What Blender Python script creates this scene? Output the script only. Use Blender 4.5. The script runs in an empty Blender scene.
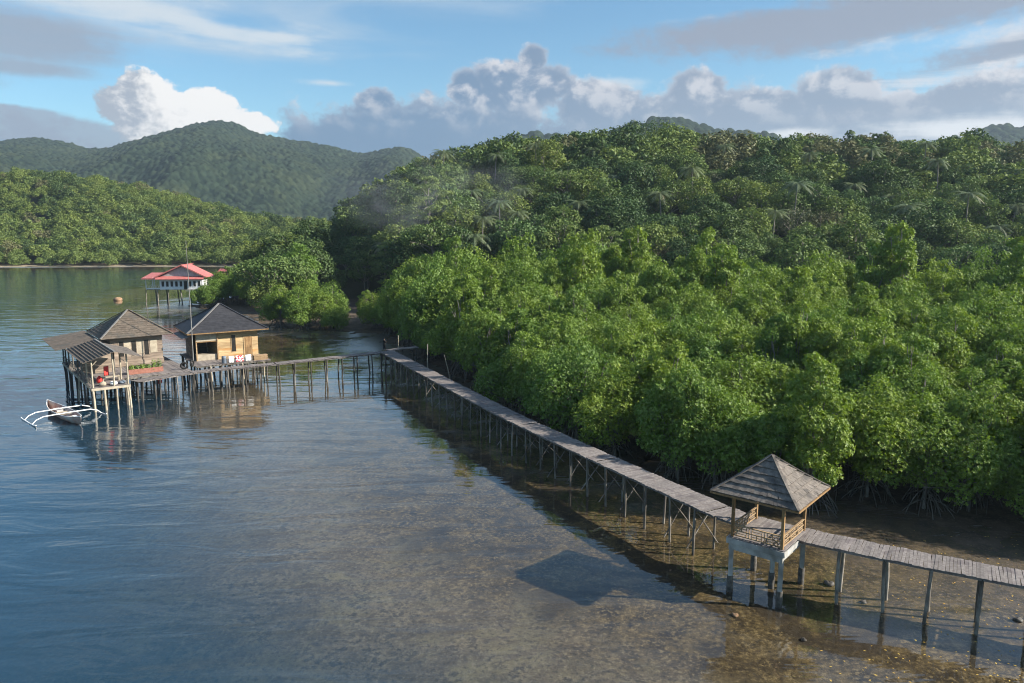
import bpy, math, random
import numpy as np
from mathutils import Matrix, Vector

random.seed(7)
R = math.radians
scene = bpy.context.scene
COL = scene.collection

# ------------------------------------------------------------------ camera
FPX, YH, CAMH = 760.0, 225.0, 20.0
PITCH = math.atan((341.5 - YH) / FPX)
cam_d = bpy.data.cameras.new("camera")
cam = bpy.data.objects.new("camera", cam_d)
COL.objects.link(cam)
cam.location = (0, 0, CAMH)
cam.rotation_euler = (math.pi / 2 - PITCH, 0, 0)
cam_d.sensor_width = 36
cam_d.lens = FPX / 1024 * 36
cam_d.clip_start = 0.5
cam_d.clip_end = 20000
scene.camera = cam


def G(px, py, z=0.0):
    """where the sight line of a photo point meets the level z"""
    u = (px - 512) / FPX
    v = -(py - 341.5) / FPX
    dy = math.cos(PITCH) + v * math.sin(PITCH)
    dz = -math.sin(PITCH) + v * math.cos(PITCH)
    t = (z - CAMH) / dz
    return Vector((u * t, dy * t, z))


# ------------------------------------------------------------------ tagging
def tag(o, label=None, cat=None, group=None, kind=None):
    if label: o["label"] = label
    if cat: o["category"] = cat
    if group: o["group"] = group
    if kind: o["kind"] = kind
    return o


def empty(name, loc=(0, 0, 0), rz=0.0, label=None, cat=None, group=None):
    o = bpy.data.objects.new(name, None)
    o.empty_display_size = 0.2
    COL.objects.link(o)
    o.location = loc
    o.rotation_euler = (0, 0, rz)
    return tag(o, label, cat, group)


# ------------------------------------------------------------------ mesh collecting
def np_mesh(name, V, F, rnd=None, smooth=False):
    V = np.asarray(V, dtype=np.float32)
    F = np.asarray(F, dtype=np.int32)
    k = F.shape[1]
    me = bpy.data.meshes.new(name)
    me.vertices.add(len(V)); me.vertices.foreach_set("co", V.ravel())
    me.loops.add(F.size); me.loops.foreach_set("vertex_index", F.ravel())
    me.polygons.add(len(F))
    me.polygons.foreach_set("loop_start", np.arange(0, F.size, k, dtype=np.int32))
    me.polygons.foreach_set("loop_total", np.full(len(F), k, dtype=np.int32))
    if smooth:
        me.polygons.foreach_set("use_smooth", np.ones(len(F), dtype=bool))
    if rnd is not None:
        a = me.attributes.new("rnd", "FLOAT", "FACE")
        a.data.foreach_set("value", np.asarray(rnd, dtype=np.float32))
    me.update(calc_edges=True)
    return me


def link(name, me, mat=None, parent=None):
    o = bpy.data.objects.new(name, me)
    if mat is not None and len(me.materials) == 0: me.materials.append(mat)
    COL.objects.link(o)
    if parent is not None: o.parent = parent
    return o


class MB:
    def __init__(self):
        self.v = []; self.f = []; self.r = []; self.sm = []

    def add(self, vs, fs, r=None, smooth=False):
        b = len(self.v)
        self.v += [tuple(p) for p in vs]
        r = random.random() if r is None else r
        for f in fs:
            self.f.append([b + i for i in f]); self.r.append(r); self.sm.append(smooth)
        return self

    def box(self, c, s, M=None, r=None):
        c = Vector(c)
        vs = []
        for dz in (-.5, .5):
            for dy in (-.5, .5):
                for dx in (-.5, .5):
                    p = Vector((dx * s[0], dy * s[1], dz * s[2]))
                    if M is not None: p = M @ p
                    vs.append(c + p)
        return self.add(vs, [(0, 2, 3, 1), (4, 5, 7, 6), (0, 1, 5, 4), (2, 6, 7, 3), (0, 4, 6, 2), (1, 3, 7, 5)], r)

    def lohi(self, lo, hi, r=None):
        return self.box([(a + b) / 2 for a, b in zip(lo, hi)], [abs(b - a) for a, b in zip(lo, hi)], None, r)

    def beam(self, p0, p1, w, h, r=None):
        p0 = Vector(p0); p1 = Vector(p1)
        d = p1 - p0; L = d.length; d.normalize()
        up = Vector((0, 0, 1)) if abs(d.z) < 0.95 else Vector((0, 1, 0))
        s = d.cross(up).normalized(); u = s.cross(d)
        M = Matrix((d, s, u)).transposed()
        return self.box((p0 + p1) / 2, (L, w, h), M, r)

    def tube(self, pts, rad, n=6, r=None, smooth=True):
        pts = [Vector(p) for p in pts]
        if not hasattr(rad, "__len__"): rad = [rad] * len(pts)
        vs = []
        ref = Vector((0.31, 0.95, 0.1)).normalized()
        for i, p in enumerate(pts):
            d = (pts[min(i + 1, len(pts) - 1)] - pts[max(i - 1, 0)]).normalized()
            a = d.cross(ref)
            if a.length < 0.05: a = d.cross(Vector((1, 0, 0)))
            a.normalize(); b = d.cross(a)
            for k in range(n):
                t = 2 * math.pi * k / n
                vs.append(p + (a * math.cos(t) + b * math.sin(t)) * rad[i])
        fs = []
        for i in range(len(pts) - 1):
            for k in range(n):
                fs.append((i * n + k, i * n + (k + 1) % n, (i + 1) * n + (k + 1) % n, (i + 1) * n + k))
        self.add(vs, fs, r, smooth)
        e = (len(pts) - 1) * n
        return self.add([vs[k] for k in range(n)] + [vs[e + k] for k in range(n)],
                        [tuple(range(n - 1, -1, -1)), tuple(range(n, 2 * n))], r)

    def slab(self, q, th, r=None):
        """thin plate over the four corner points q, th thick downwards along its normal"""
        q = [Vector(p) for p in q]
        nrm = (q[1] - q[0]).cross(q[3] - q[0])
        if nrm.length < 1e-9: nrm = (q[2] - q[1]).cross(q[0] - q[1])
        nrm.normalize()
        if nrm.z < 0: nrm = -nrm; 
        lo = [p - nrm * th for p in q]
        vs = q + lo
        fs = [(0, 1, 2, 3), (7, 6, 5, 4)] + [(i, i + 4, (i + 1) % 4 + 4, (i + 1) % 4) for i in range(4)]
        return self.add(vs, fs, r)

    def tri(self, q, th, off, r=None):
        q = [Vector(p) for p in q]; off = Vector(off) * th
        vs = q + [p + off for p in q]
        return self.add(vs, [(0, 1, 2), (5, 4, 3), (0, 3, 4, 1), (1, 4, 5, 2), (2, 5, 3, 0)], r)

    def mesh(self, name):
        me = bpy.data.meshes.new(name)
        me.from_pydata(self.v, [], self.f)
        a = me.attributes.new("rnd", "FLOAT", "FACE")
        a.data.foreach_set("value", self.r)
        me.polygons.foreach_set("use_smooth", self.sm)
        import bmesh
        bm = bmesh.new(); bm.from_mesh(me)
        bmesh.ops.recalc_face_normals(bm, faces=bm.faces[:])
        bm.to_mesh(me); bm.free()
        me.update()
        return me

    def build(self, name, mat, parent=None):
        return link(name, self.mesh(name), mat, parent)


# ------------------------------------------------------------------ node helpers
class NT:
    def __init__(self, nt): self.nt = nt; self.N = nt.nodes; self.L = nt.links

    def node(self, typ, **kw):
        n = self.N.new(typ)
        for k, v in kw.items():
            if k == "inp":
                for kk, vv in v.items(): self.set(n.inputs[kk], vv)
            else: setattr(n, k, v)
        return n

    def set(self, sock, v):
        if isinstance(v, S): self.L.new(v.s, sock)
        elif isinstance(v, bpy.types.NodeSocket): self.L.new(v, sock)
        elif isinstance(v, (tuple, list)) and len(v) == 3 and sock.type == "RGBA": sock.default_value = (*v, 1)
        else: sock.default_value = v

    def m(self, op, *a, clamp=False):
        n = self.N.new("ShaderNodeMath"); n.operation = op; n.use_clamp = clamp
        for i, x in enumerate(a): self.set(n.inputs[i], x)
        return S(self, n.outputs[0])

    def smooth(self, x, a, b):
        n = self.N.new("ShaderNodeMapRange"); n.interpolation_type = "SMOOTHSTEP"
        self.set(n.inputs[0], x); self.set(n.inputs[1], a); self.set(n.inputs[2], b)
        n.inputs[3].default_value = 0; n.inputs[4].default_value = 1
        return S(self, n.outputs[0])

    def mix(self, f, a, b):
        n = self.N.new("ShaderNodeMix"); n.data_type = "RGBA"
        self.set(n.inputs[0], f); self.set(n.inputs[6], a); self.set(n.inputs[7], b)
        return S(self, n.outputs[2])

    def mul(self, a, b):
        n = self.N.new("ShaderNodeMix"); n.data_type = "RGBA"; n.blend_type = "MULTIPLY"
        n.inputs[0].default_value = 1
        self.set(n.inputs[6], a); self.set(n.inputs[7], b)
        return S(self, n.outputs[2])

    def noise(self, vec, scale=1.0, detail=3.0, rough=0.5, dist=0.0, out=0):
        n = self.N.new("ShaderNodeTexNoise")
        if vec is not None: self.set(n.inputs["Vector"], vec)
        self.set(n.inputs["Scale"], scale); self.set(n.inputs["Detail"], detail)
        self.set(n.inputs["Roughness"], rough); self.set(n.inputs["Distortion"], dist)
        return S(self, n.outputs[out])

    def vec(self, x, y, z=0.0):
        n = self.N.new("ShaderNodeCombineXYZ")
        for i, q in enumerate((x, y, z)): self.set(n.inputs[i], q)
        return S(self, n.outputs[0])

    def mapping(self, vec, scale=(1, 1, 1), loc=(0, 0, 0), rot=(0, 0, 0)):
        n = self.N.new("ShaderNodeMapping")
        self.set(n.inputs[0], vec); n.inputs[1].default_value = loc; n.inputs[2].default_value = rot; n.inputs[3].default_value = scale
        return S(self, n.outputs[0])

    def ramp(self, f, stops):
        n = self.N.new("ShaderNodeValToRGB")
        self.set(n.inputs[0], f)
        e = n.color_ramp.elements
        while len(e) < len(stops): e.new(0.5)
        for q, (p, c) in zip(e, stops): q.position = p; q.color = (*c, 1) if len(c) == 3 else c
        return S(self, n.outputs[0])

    def attr(self, name, out=2):
        n = self.N.new("ShaderNodeAttribute"); n.attribute_name = name
        return S(self, n.outputs[out])

    def objrnd(self): return S(self, self.N.new("ShaderNodeObjectInfo").outputs["Random"])
    def objco(self): return S(self, self.N.new("ShaderNodeTexCoord").outputs["Object"])
    def geo(self, k="Position"): return S(self, self.N.new("ShaderNodeNewGeometry").outputs[k])

    def bump(self, h, strength=0.5, dist=0.02):
        n = self.N.new("ShaderNodeBump")
        self.set(n.inputs["Strength"], strength); self.set(n.inputs["Distance"], dist); self.set(n.inputs["Height"], h)
        return S(self, n.outputs[0])


class S:
    def __init__(self, t, s): self.t = t; self.s = s
    def __add__(self, o): return self.t.m("ADD", self, o)
    def __radd__(self, o): return self.t.m("ADD", o, self)
    def __sub__(self, o): return self.t.m("SUBTRACT", self, o)
    def __rsub__(self, o): return self.t.m("SUBTRACT", o, self)
    def __mul__(self, o): return self.t.m("MULTIPLY", self, o)
    def __rmul__(self, o): return self.t.m("MULTIPLY", o, self)
    def __truediv__(self, o): return self.t.m("DIVIDE", self, o)
    def sat(self): return self.t.m("ADD", self, 0.0, clamp=True)
    def max(self, o): return self.t.m("MAXIMUM", self, o)
    def min(self, o): return self.t.m("MINIMUM", self, o)


def new_mat(name):
    m = bpy.data.materials.new(name); m.use_nodes = True
    t = NT(m.node_tree); t.N.clear()
    t.out = t.N.new("ShaderNodeOutputMaterial")
    return m, t


def surf(name, ca, cb, rough=0.85, scale=3.0, stretch=(1, 1, 1), bump=0.3, rnd_amt=0.35, cc=None, spec=0.3, bd=0.02):
    """two-colour weathered surface, darker and lighter per board (rnd)"""
    m, t = new_mat(name)
    co = t.mapping(t.objco(), scale=stretch)
    n1 = t.noise(co, scale, 5, 0.6)
    n2 = t.noise(co, scale * 0.23, 3, 0.5)
    c = t.mix(t.smooth(n1, 0.3, 0.7), ca, cb)
    if cc is not None: c = t.mix(t.smooth(n2, 0.52, 0.68), c, cc)
    k = (t.attr("rnd") - 0.5) * rnd_amt + 1.0
    c = t.mul(c, t.vec(k, k, k))
    p = t.node("ShaderNodeBsdfPrincipled", inp={"Base Color": c, "Roughness": rough})
    p.inputs["Specular IOR Level"].default_value = spec
    if bump: t.set(p.inputs["Normal"], t.bump(n1, bump, bd))
    t.L.new(p.outputs[0], t.out.inputs[0])
    return m


def leaf_mat(name, dark, light, tip=None, transl=0.3, objamt=0.35, gloss=0.04):
    m, t = new_mat(name)
    r = t.attr("rnd"); o = t.objrnd()
    c = t.mix(r, dark, light)
    if tip is not None: c = t.mix(t.smooth(r, 0.86, 1.0), c, tip)
    k = (o - 0.5) * objamt + 1.0
    k2 = (o - 0.5) * (objamt * -0.25) + 1.0
    c = t.mul(c, t.vec(k, (k + 1.0) * 0.5, k2))
    d = t.node("ShaderNodeBsdfDiffuse", inp={"Color": c})
    tr = t.node("ShaderNodeBsdfTranslucent", inp={"Color": c})
    gl = t.node("ShaderNodeBsdfGlossy", inp={"Color": (1, 1, 1), "Roughness": 0.6})
    mx = t.node("ShaderNodeMixShader"); mx.inputs[0].default_value = transl
    t.L.new(d.outputs[0], mx.inputs[1]); t.L.new(tr.outputs[0], mx.inputs[2])
    m2 = t.node("ShaderNodeMixShader"); m2.inputs[0].default_value = gloss
    t.L.new(mx.outputs[0], m2.inputs[1]); t.L.new(gl.outputs[0], m2.inputs[2])
    t.L.new(m2.outputs[0], t.out.inputs[0])
    return m


# ------------------------------------------------------------------ light
SUN_EL, SUN_AZ = R(29), R(99)       # azimuth clockwise from +Y: the sun stands to the right
sd = Vector((math.sin(SUN_AZ) * math.cos(SUN_EL), math.cos(SUN_AZ) * math.cos(SUN_EL), math.sin(SUN_EL)))
sl = bpy.data.lights.new("sun", "SUN"); sl.energy = 5.0; sl.angle = R(0.53); sl.color = (1.0, 0.93, 0.80)
so = bpy.data.objects.new("sun", sl); COL.objects.link(so)
so.rotation_euler = sd.to_track_quat("Z", "Y").to_euler()


# ------------------------------------------------------------------ sky with clouds
def build_world():
    w = bpy.data.worlds.new("World"); scene.world = w; w.use_nodes = True
    t = NT(w.node_tree); t.N.clear()
    out = t.N.new("ShaderNodeOutputWorld")
    bg = t.N.new("ShaderNodeBackground"); bg.inputs[1].default_value = SKY_STR
    sky = t.N.new("ShaderNodeTexSky"); sky.sky_type = "NISHITA"; sky.sun_disc = False
    sky.sun_elevation = SUN_EL; sky.sun_rotation = SUN_AZ
    sky.air_density = 1.0; sky.dust_density = 0.5; sky.ozone_density = 1.6
    d = t.N.new("ShaderNodeTexCoord").outputs["Generated"]
    sep = t.N.new("ShaderNodeSeparateXYZ"); t.L.new(d, sep.inputs[0])
    X, Y, Z = (S(t, sep.outputs[i]) for i in range(3))
    az = t.m("ARCTAN2", X, Y); el = t.m("ARCSINE", Z)
    # photo-scale angles: U grows to the right, V grows upwards, in units of 100 px (0.1316 rad)
    U = az / 0.1316; V = el / 0.1316
    pos = t.vec(U, V * 1.25, 0.0)
    warp = t.noise(pos, 1.3, 2, 0.5, out=1)
    nA = t.noise(pos, 2.1, 9, 0.58, 0.25)               # billows
    nC = t.noise(pos, 5.5, 7, 0.66, 0.3)
    nD = t.noise(pos, 13.0, 5, 0.65, 0.2)
    sh = t.vec(U + 0.10, V * 1.25 + 0.09, 0.0)           # a step towards the sun
    nB = t.noise(sh, 2.1, 9, 0.58, 0.25)
    st = t.vec(U * 0.33 + V * 0.22, V * 1.9, 3.7)        # streaks
    nS = t.noise(st, 1.25, 7, 0.58, 0.6)
    st2 = t.vec(U * 0.33 + V * 0.22 + 0.08, V * 1.9 + 0.14, 3.7)
    nS2 = t.noise(st2, 1.25, 7, 0.58, 0.6)

    def px(x, y):
        a = math.atan((x - 512) / 760.0)
        return a / 0.1316, math.atan((225 - y) / 760.0 * math.cos(a)) / 0.1316

    def blob(x, y, rx, ry, rot=0.0):
        cu, cv = px(x, y)
        du, dv = U - cu, V - cv
        c_, s_ = math.cos(R(rot)), math.sin(R(rot))
        a = (du * c_ + dv * s_) / (rx / 100.0); b = (dv * c_ - du * s_) / (ry / 100.0)
        return 1.0 - t.m("SQRT", a * a + b * b)            # 1 in the middle, 0 on the rim

    def union(*bs):
        r = bs[0]
        for b in bs[1:]: r = r.max(b)
        return r

    k = SKY_K
    col = S(t, sky.outputs[0])
    col = t.mul(col, SKY_TINT)
    def cl(r, g, b): return (r * k, g * k, b * k)
    # high veil and wisps, upper left
    vs = union(blob(150, 22, 330, 60, -4), blob(430, -15, 420, 50) * 0.7, blob(-250, 30, 300, 80), blob(1400, 60, 400, 100))
    f = t.smooth(vs * 0.8 + (nS - 0.5) * 2.2, 0.10, 0.95) * 0.62
    col = t.mix(f, col, cl(0.50, 0.62, 0.74))
    vs = union(blob(215, 36, 125, 15, -9), blob(120, 14, 190, 22, -6), blob(280, 48, 60, 7, -4), blob(905, 112, 130, 14, 6), blob(590, 92, 60, 9), blob(985, 86, 70, 9, 12), blob(335, 90, 45, 6))
    f = t.smooth(vs * 0.9 + (nS - 0.5) * 2.0 + (nC - 0.5) * 0.5, 0.10, 0.80) * 0.8
    col = t.mix(f, col, cl(0.70, 0.76, 0.81))
    # broken high cloud added overhead, out of view, to brighten the water reflections
    f = t.smooth((nS - 0.42) * 3.0 + (nC - 0.5) * 0.6, 0.0, 0.9) * t.smooth(V, 2.3, 3.6) * 0.7
    col = t.mix(f, col, cl(0.62, 0.68, 0.76))
    # greyish-violet sheets, upper left and upper right
    vs = union(blob(30, 45, 120, 28, -3), blob(25, 75, 110, 12) * 0.8, blob(-150, 50, 200, 40))
    f = t.smooth(vs * 1.1 + (nS - 0.5) * 1.5 + (nC - 0.5) * 0.4, 0.05, 0.65) * 0.8
    col = t.mix(f, col, cl(0.33, 0.37, 0.45))
    vs = union(blob(760, 38, 180, 22, 3), blob(900, 18, 220, 34, 4), blob(830, 40, 60, 16), blob(1010, 55, 140, 22, 10) * 0.8, blob(1250, 30, 250, 60))
    den = vs * 1.15 + (nS - 0.5) * 1.7 + (nC - 0.5) * 0.8 + (nD - 0.5) * 0.2
    f = t.smooth(den, 0.0, 0.62) * 0.92
    lit = t.smooth((nS - nS2) * 5.0 + (nC - 0.5) * 0.6 + union(blob(955, 47, 150, 13, 5), blob(660, 22, 60, 10), blob(1000, 70, 90, 12, 8)) * 0.9, 0.02, 0.75)
    col = t.mix(f, col, t.mix(lit, cl(0.31, 0.345, 0.43), cl(0.68, 0.69, 0.73)))
    # bank of cloud behind the ridge
    vs = union(blob(440, 148, 190, 50), blob(515, 96, 64, 32), blob(532, 68, 18, 16), blob(548, 90, 30, 22), blob(380, 108, 24, 17), blob(470, 96, 24, 22), blob(600, 112, 60, 30), blob(700, 138, 200, 50),
               blob(690, 96, 36, 22), blob(825, 100, 50, 30), blob(760, 112, 50, 22), blob(930, 130, 180, 38), blob(960, 104, 70, 16), blob(1150, 120, 200, 60), blob(1500, 130, 300, 60), blob(-300, 140, 300, 50))
    den = vs * 1.1 + (nA - 0.5) * 1.0 + (nC - 0.5) * 0.7 + (nD - 0.5) * 0.25
    f = t.smooth(den, 0.03, 0.32)
    top = t.smooth(den, 0.50, 0.06)
    side = t.smooth(nA - nB + (nC - 0.5) * 0.22 + (nD - 0.5) * 0.08, -0.03, 0.15)
    lit = (side * 0.75 + top * 0.55) * t.smooth(V, 0.75, 1.30)
    base = t.mix(t.smooth(U, -1.2, 2.0), cl(0.155, 0.255, 0.405), cl(0.265, 0.33, 0.44))
    c = t.mix(lit.sat(), base, cl(0.74, 0.73, 0.76))
    brk = t.smooth(union(blob(960, 134, 150, 18), blob(780, 138, 70, 10) * 0.8) + (nS - 0.5) * 1.8 + (nC - 0.5) * 0.5, 0.2, 0.8)     # bright gaps low on the right
    c = t.mix(brk, c, cl(0.76, 0.77, 0.80))
    col = t.mix(f * 0.96, col, c)
    # small grey bank low left
    vs = union(blob(30, 132, 110, 16), blob(105, 142, 50, 14), blob(15, 118, 60, 9))
    f = t.smooth(vs + (nA - 0.5) * 1.0 + (nC - 0.5) * 0.4, 0.03, 0.4) * 0.88
    col = t.mix(f, col, cl(0.33, 0.39, 0.49))
    # the tall white cumulus
    vs = union(blob(154, 98, 22, 23), blob(142, 112, 28, 22), blob(170, 122, 46, 32), blob(218, 112, 30, 20), blob(200, 126, 66, 26), blob(250, 128, 40, 13))
    den = vs * 1.05 + (nA - 0.5) * 0.75 + (nC - 0.5) * 0.9 + (nD - 0.5) * 0.35
    f = t.smooth(den, 0.02, 0.22)
    lit = t.smooth((nA - nB) * 1.7 + (nC - 0.5) * 1.5 + (nD - 0.5) * 0.6 + (U + 3.46) * 1.4 + (V - 1.0) * 0.45 - t.smooth(U, -2.6, -2.2) * 0.7, -0.20, 0.50)
    c = t.mix(lit.sat(), cl(0.40, 0.45, 0.53), cl(0.98, 0.96, 0.94))
    col = t.mix(f, col, c)
    t.L.new(col.s, bg.inputs[0]); t.L.new(bg.outputs[0], out.inputs[0])
    w.cycles.sampling_method = "MANUAL"; w.cycles.sample_map_resolution = 512


SKY_STR, SKY_K, SKY_TINT = 0.110, 4.4, (0.45, 0.63, 0.69)
build_world()

# ------------------------------------------------------------------ materials
M = {}
M["plank"] = surf("weathered_plank", (0.15, 0.13, 0.125), (0.235, 0.21, 0.20), 0.85, 6, (1, 1, 1), 0.4, 0.55, (0.14, 0.12, 0.12))
M["pile"] = surf("driftwood_pile", (0.11, 0.097, 0.085), (0.25, 0.225, 0.195), 0.9, 3, (1, 1, 0.5), 0.5, 0.6, (0.07, 0.06, 0.05))
M["darkpile"] = surf("wet_pile", (0.035, 0.03, 0.027), (0.11, 0.10, 0.09), 0.8, 2.2, (1, 1, 0.4), 0.5, 0.9, (0.26, 0.24, 0.22))
M["brown"] = surf("brown_timber", (0.19, 0.11, 0.05), (0.31, 0.19, 0.09), 0.8, 5, (1, 1, 0.3), 0.3, 0.4)
M["rail"] = surf("rail_timber", (0.25, 0.16, 0.09), (0.37, 0.26, 0.15), 0.8, 5, (1, 1, 1), 0.3, 0.4)
M["concrete"] = surf("whitewashed_concrete", (0.30, 0.29, 0.28), (0.46, 0.45, 0.43), 0.9, 2.5, (1, 1, 0.6), 0.25, 0.15, (0.20, 0.19, 0.17))
M["shingle"] = surf("grey_brown_shingle", (0.115, 0.098, 0.088), (0.20, 0.172, 0.15), 0.9, 5, (1, 1, 1), 0.5, 0.30, (0.085, 0.075, 0.07))
M["shingle_old"] = surf("old_brown_shingle", (0.085, 0.068, 0.055), (0.155, 0.125, 0.10), 0.9, 2.5, (1, 1, 1), 0.5, 0.35, (0.09, 0.08, 0.07))
M["slate"] = surf("dark_sheet_roof", (0.026, 0.026, 0.031), (0.042, 0.042, 0.048), 0.6, 2.0, (1, 1, 1), 0.2, 0.25)
M["cap"] = surf("pale_ridge_cap", (0.17, 0.16, 0.155), (0.25, 0.24, 0.23), 0.7, 3, (1, 1, 1), 0.2, 0.2)
M["wallold"] = surf("grey_board_wall", (0.16, 0.125, 0.10), (0.29, 0.225, 0.175), 0.88, 2.4, (0.4, 0.4, 3), 0.4, 0.4, (0.36, 0.29, 0.23))
M["wallnew"] = surf("yellow_board_wall", (0.38, 0.255, 0.135), (0.53, 0.385, 0.215), 0.8, 2.4, (0.4, 0.4, 3), 0.3, 0.4, (0.42, 0.22, 0.08))
M["paleboard"] = surf("pale_board", (0.33, 0.28, 0.215), (0.46, 0.40, 0.31), 0.85, 2, (1, 1, 1), 0.2, 0.2)
M["dark"] = surf("dark_opening", (0.012, 0.011, 0.010), (0.022, 0.02, 0.018), 0.5, 3, (1, 1, 1), 0.0, 0.1)
M["white"] = surf("white_paint", (0.66, 0.66, 0.67), (0.80, 0.80, 0.80), 0.6, 2, (1, 1, 1), 0.1, 0.1)
M["red_roof"] = surf("red_roof_sheet", (0.40, 0.115, 0.11), (0.48, 0.17, 0.155), 0.6, 1.5, (1, 1, 1), 0.2, 0.2)
M["redcloth"] = surf("red_cloth", (0.60, 0.04, 0.04), (0.75, 0.08, 0.06), 0.9, 5, (1, 1, 1), 0.3, 0.3)
M["whitecloth"] = surf("white_cloth", (0.75, 0.75, 0.75), (0.85, 0.84, 0.83), 0.9, 5, (1, 1, 1), 0.3, 0.1)
M["terracotta"] = surf("terracotta", (0.24, 0.10, 0.075), (0.33, 0.15, 0.11), 0.85, 4, (1, 1, 1), 0.3, 0.3)
M["rubber"] = surf("black_rubber", (0.012, 0.012, 0.012), (0.02, 0.02, 0.02), 0.7, 8, (1, 1, 1), 0.3, 0.1)
M["barrel"] = surf("blue_grey_plastic", (0.13, 0.16, 0.20), (0.17, 0.20, 0.25), 0.5, 3, (1, 1, 1), 0.1, 0.1)
M["boatred"] = surf("faded_red_hull", (0.34, 0.20, 0.165), (0.48, 0.34, 0.29), 0.7, 3, (1, 1, 1), 0.2, 0.3, (0.52, 0.46, 0.42))
M["grey_wall"] = surf("grey_gable_board", (0.34, 0.33, 0.33), (0.44, 0.42, 0.42), 0.85, 2, (1, 1, 1), 0.1, 0.1)
M["bark"] = surf("grey_bark", (0.12, 0.108, 0.095), (0.25, 0.225, 0.205), 0.9, 3, (1, 1, 0.5), 0.5, 0.5)
M["root"] = surf("dark_root", (0.07, 0.06, 0.052), (0.17, 0.15, 0.13), 0.9, 3, (1, 1, 0.5), 0.5, 0.6)
M["palebark"] = surf("pale_bark", (0.15, 0.135, 0.115), (0.28, 0.255, 0.22), 0.9, 2, (1, 1, 0.5), 0.3, 0.4)
M["rock"] = surf("brown_rock", (0.22, 0.13, 0.08), (0.36, 0.24, 0.15), 0.9, 3, (1, 1, 1), 0.6, 0.3)
M["stone"] = surf("dark_wet_stone", (0.05, 0.045, 0.04), (0.12, 0.11, 0.10), 0.6, 4, (1, 1, 1), 0.6, 0.3)
M["skin"] = surf("skin", (0.22, 0.12, 0.075), (0.25, 0.14, 0.09), 0.6, 5, (1, 1, 1), 0.0, 0.1)
M["black"] = surf("black_fabric", (0.012, 0.012, 0.014), (0.022, 0.022, 0.025), 0.9, 8, (1, 1, 1), 0.1, 0.2)
M["glass"] = surf("dark_glass", (0.02, 0.025, 0.03), (0.04, 0.045, 0.05), 0.15, 2, (1, 1, 1), 0.0, 0.1, None, 0.5)
M["mangrove_leaf"] = leaf_mat("mangrove_leaf", (0.075, 0.145, 0.012), (0.235, 0.345, 0.028), (0.38, 0.43, 0.16), 0.36, 0.42, 0.035)
M["jungle_leaf"] = leaf_mat("jungle_leaf", (0.058, 0.106, 0.023), (0.185, 0.245, 0.062), (0.20, 0.20, 0.09), 0.25, 0.55, 0.02)
M["dark_leaf"] = leaf_mat("dark_leaf", (0.032, 0.064, 0.018), (0.090, 0.145, 0.042), None, 0.22, 0.4, 0.02)
M["pale_leaf"] = leaf_mat("pale_leaf", (0.085, 0.145, 0.030), (0.18, 0.245, 0.058), None, 0.3, 0.3, 0.03)
M["dry_leaf"] = leaf_mat("dry_leaf", (0.080, 0.092, 0.040), (0.175, 0.180, 0.085), (0.22, 0.19, 0.11), 0.2, 0.3, 0.02)
M["palm_leaf"] = leaf_mat("palm_leaf", (0.055, 0.095, 0.028), (0.125, 0.165, 0.052), (0.19, 0.18, 0.09), 0.25, 0.3, 0.08)
M["yellow_leaf"] = leaf_mat("yellow_leaf", (0.45, 0.26, 0.03), (0.62, 0.45, 0.10), None, 0.1, 0.1)

# ------------------------------------------------------------------ noise helpers for terrain
def vnoise(x, y, seed=0):
    """smooth value noise, about -1..1"""
    xi = np.floor(x).astype(np.int64); yi = np.floor(y).astype(np.int64)
    fx = x - xi; fy = y - yi
    fx = fx * fx * (3 - 2 * fx); fy = fy * fy * (3 - 2 * fy)

    def h(a, b):
        n = (a * 374761393 + b * 668265263 + seed * 974711) & 0x7fffffff
        n = ((n ^ (n >> 13)) * 1274126177) & 0x7fffffff
        return ((n ^ (n >> 16)) & 0xffff) / 32767.5 - 1
    return (h(xi, yi) * (1 - fx) + h(xi + 1, yi) * fx) * (1 - fy) + (h(xi, yi + 1) * (1 - fx) + h(xi + 1, yi + 1) * fx) * fy


def fbm(x, y, o=4, seed=0):
    r = 0; a = 1.0; s = 0
    for i in range(o):
        r = r + a * vnoise(x, y, seed + i * 17); s += a; a *= 0.5; x = x * 2.03 + 11.3; y = y * 2.03 - 4.7
    return r / s


def sstep(x, a, b):
    t = np.clip((x - a) / (b - a), 0, 1)
    return t * t * (3 - 2 * t)


def g2(px, py): 
    v = G(px, py, 0); return (v.x, v.y)


SHORE = [(140, -80), (95, -20), (62, 22), (45, 39), g2(1024, 538), g2(900, 528), (20.5, 50.5), (16.5, 53.8), g2(620, 468), (3.5, 71), g2(482, 395),
         (-10.5, 101), g2(404, 346), (-21.5, 126), g2(384, 334), (-29, 140), g2(330, 331), g2(290, 329), g2(258, 327), (-53, 158), g2(236, 314), g2(212, 311), (-78, 186),
         g2(206, 300), (-78, 212), g2(228, 288), (-78, 262), (-88, 320), (-110, 366), g2(200, 266), g2(100, 266.5), g2(0, 267), (-340, 352), (-520, 300), (-900, 250), (-3200, 100),
         (-3200, 3300), (3200, 3300), (3200, -80)]
SHORE = np.array(SHORE, dtype=float)


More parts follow.
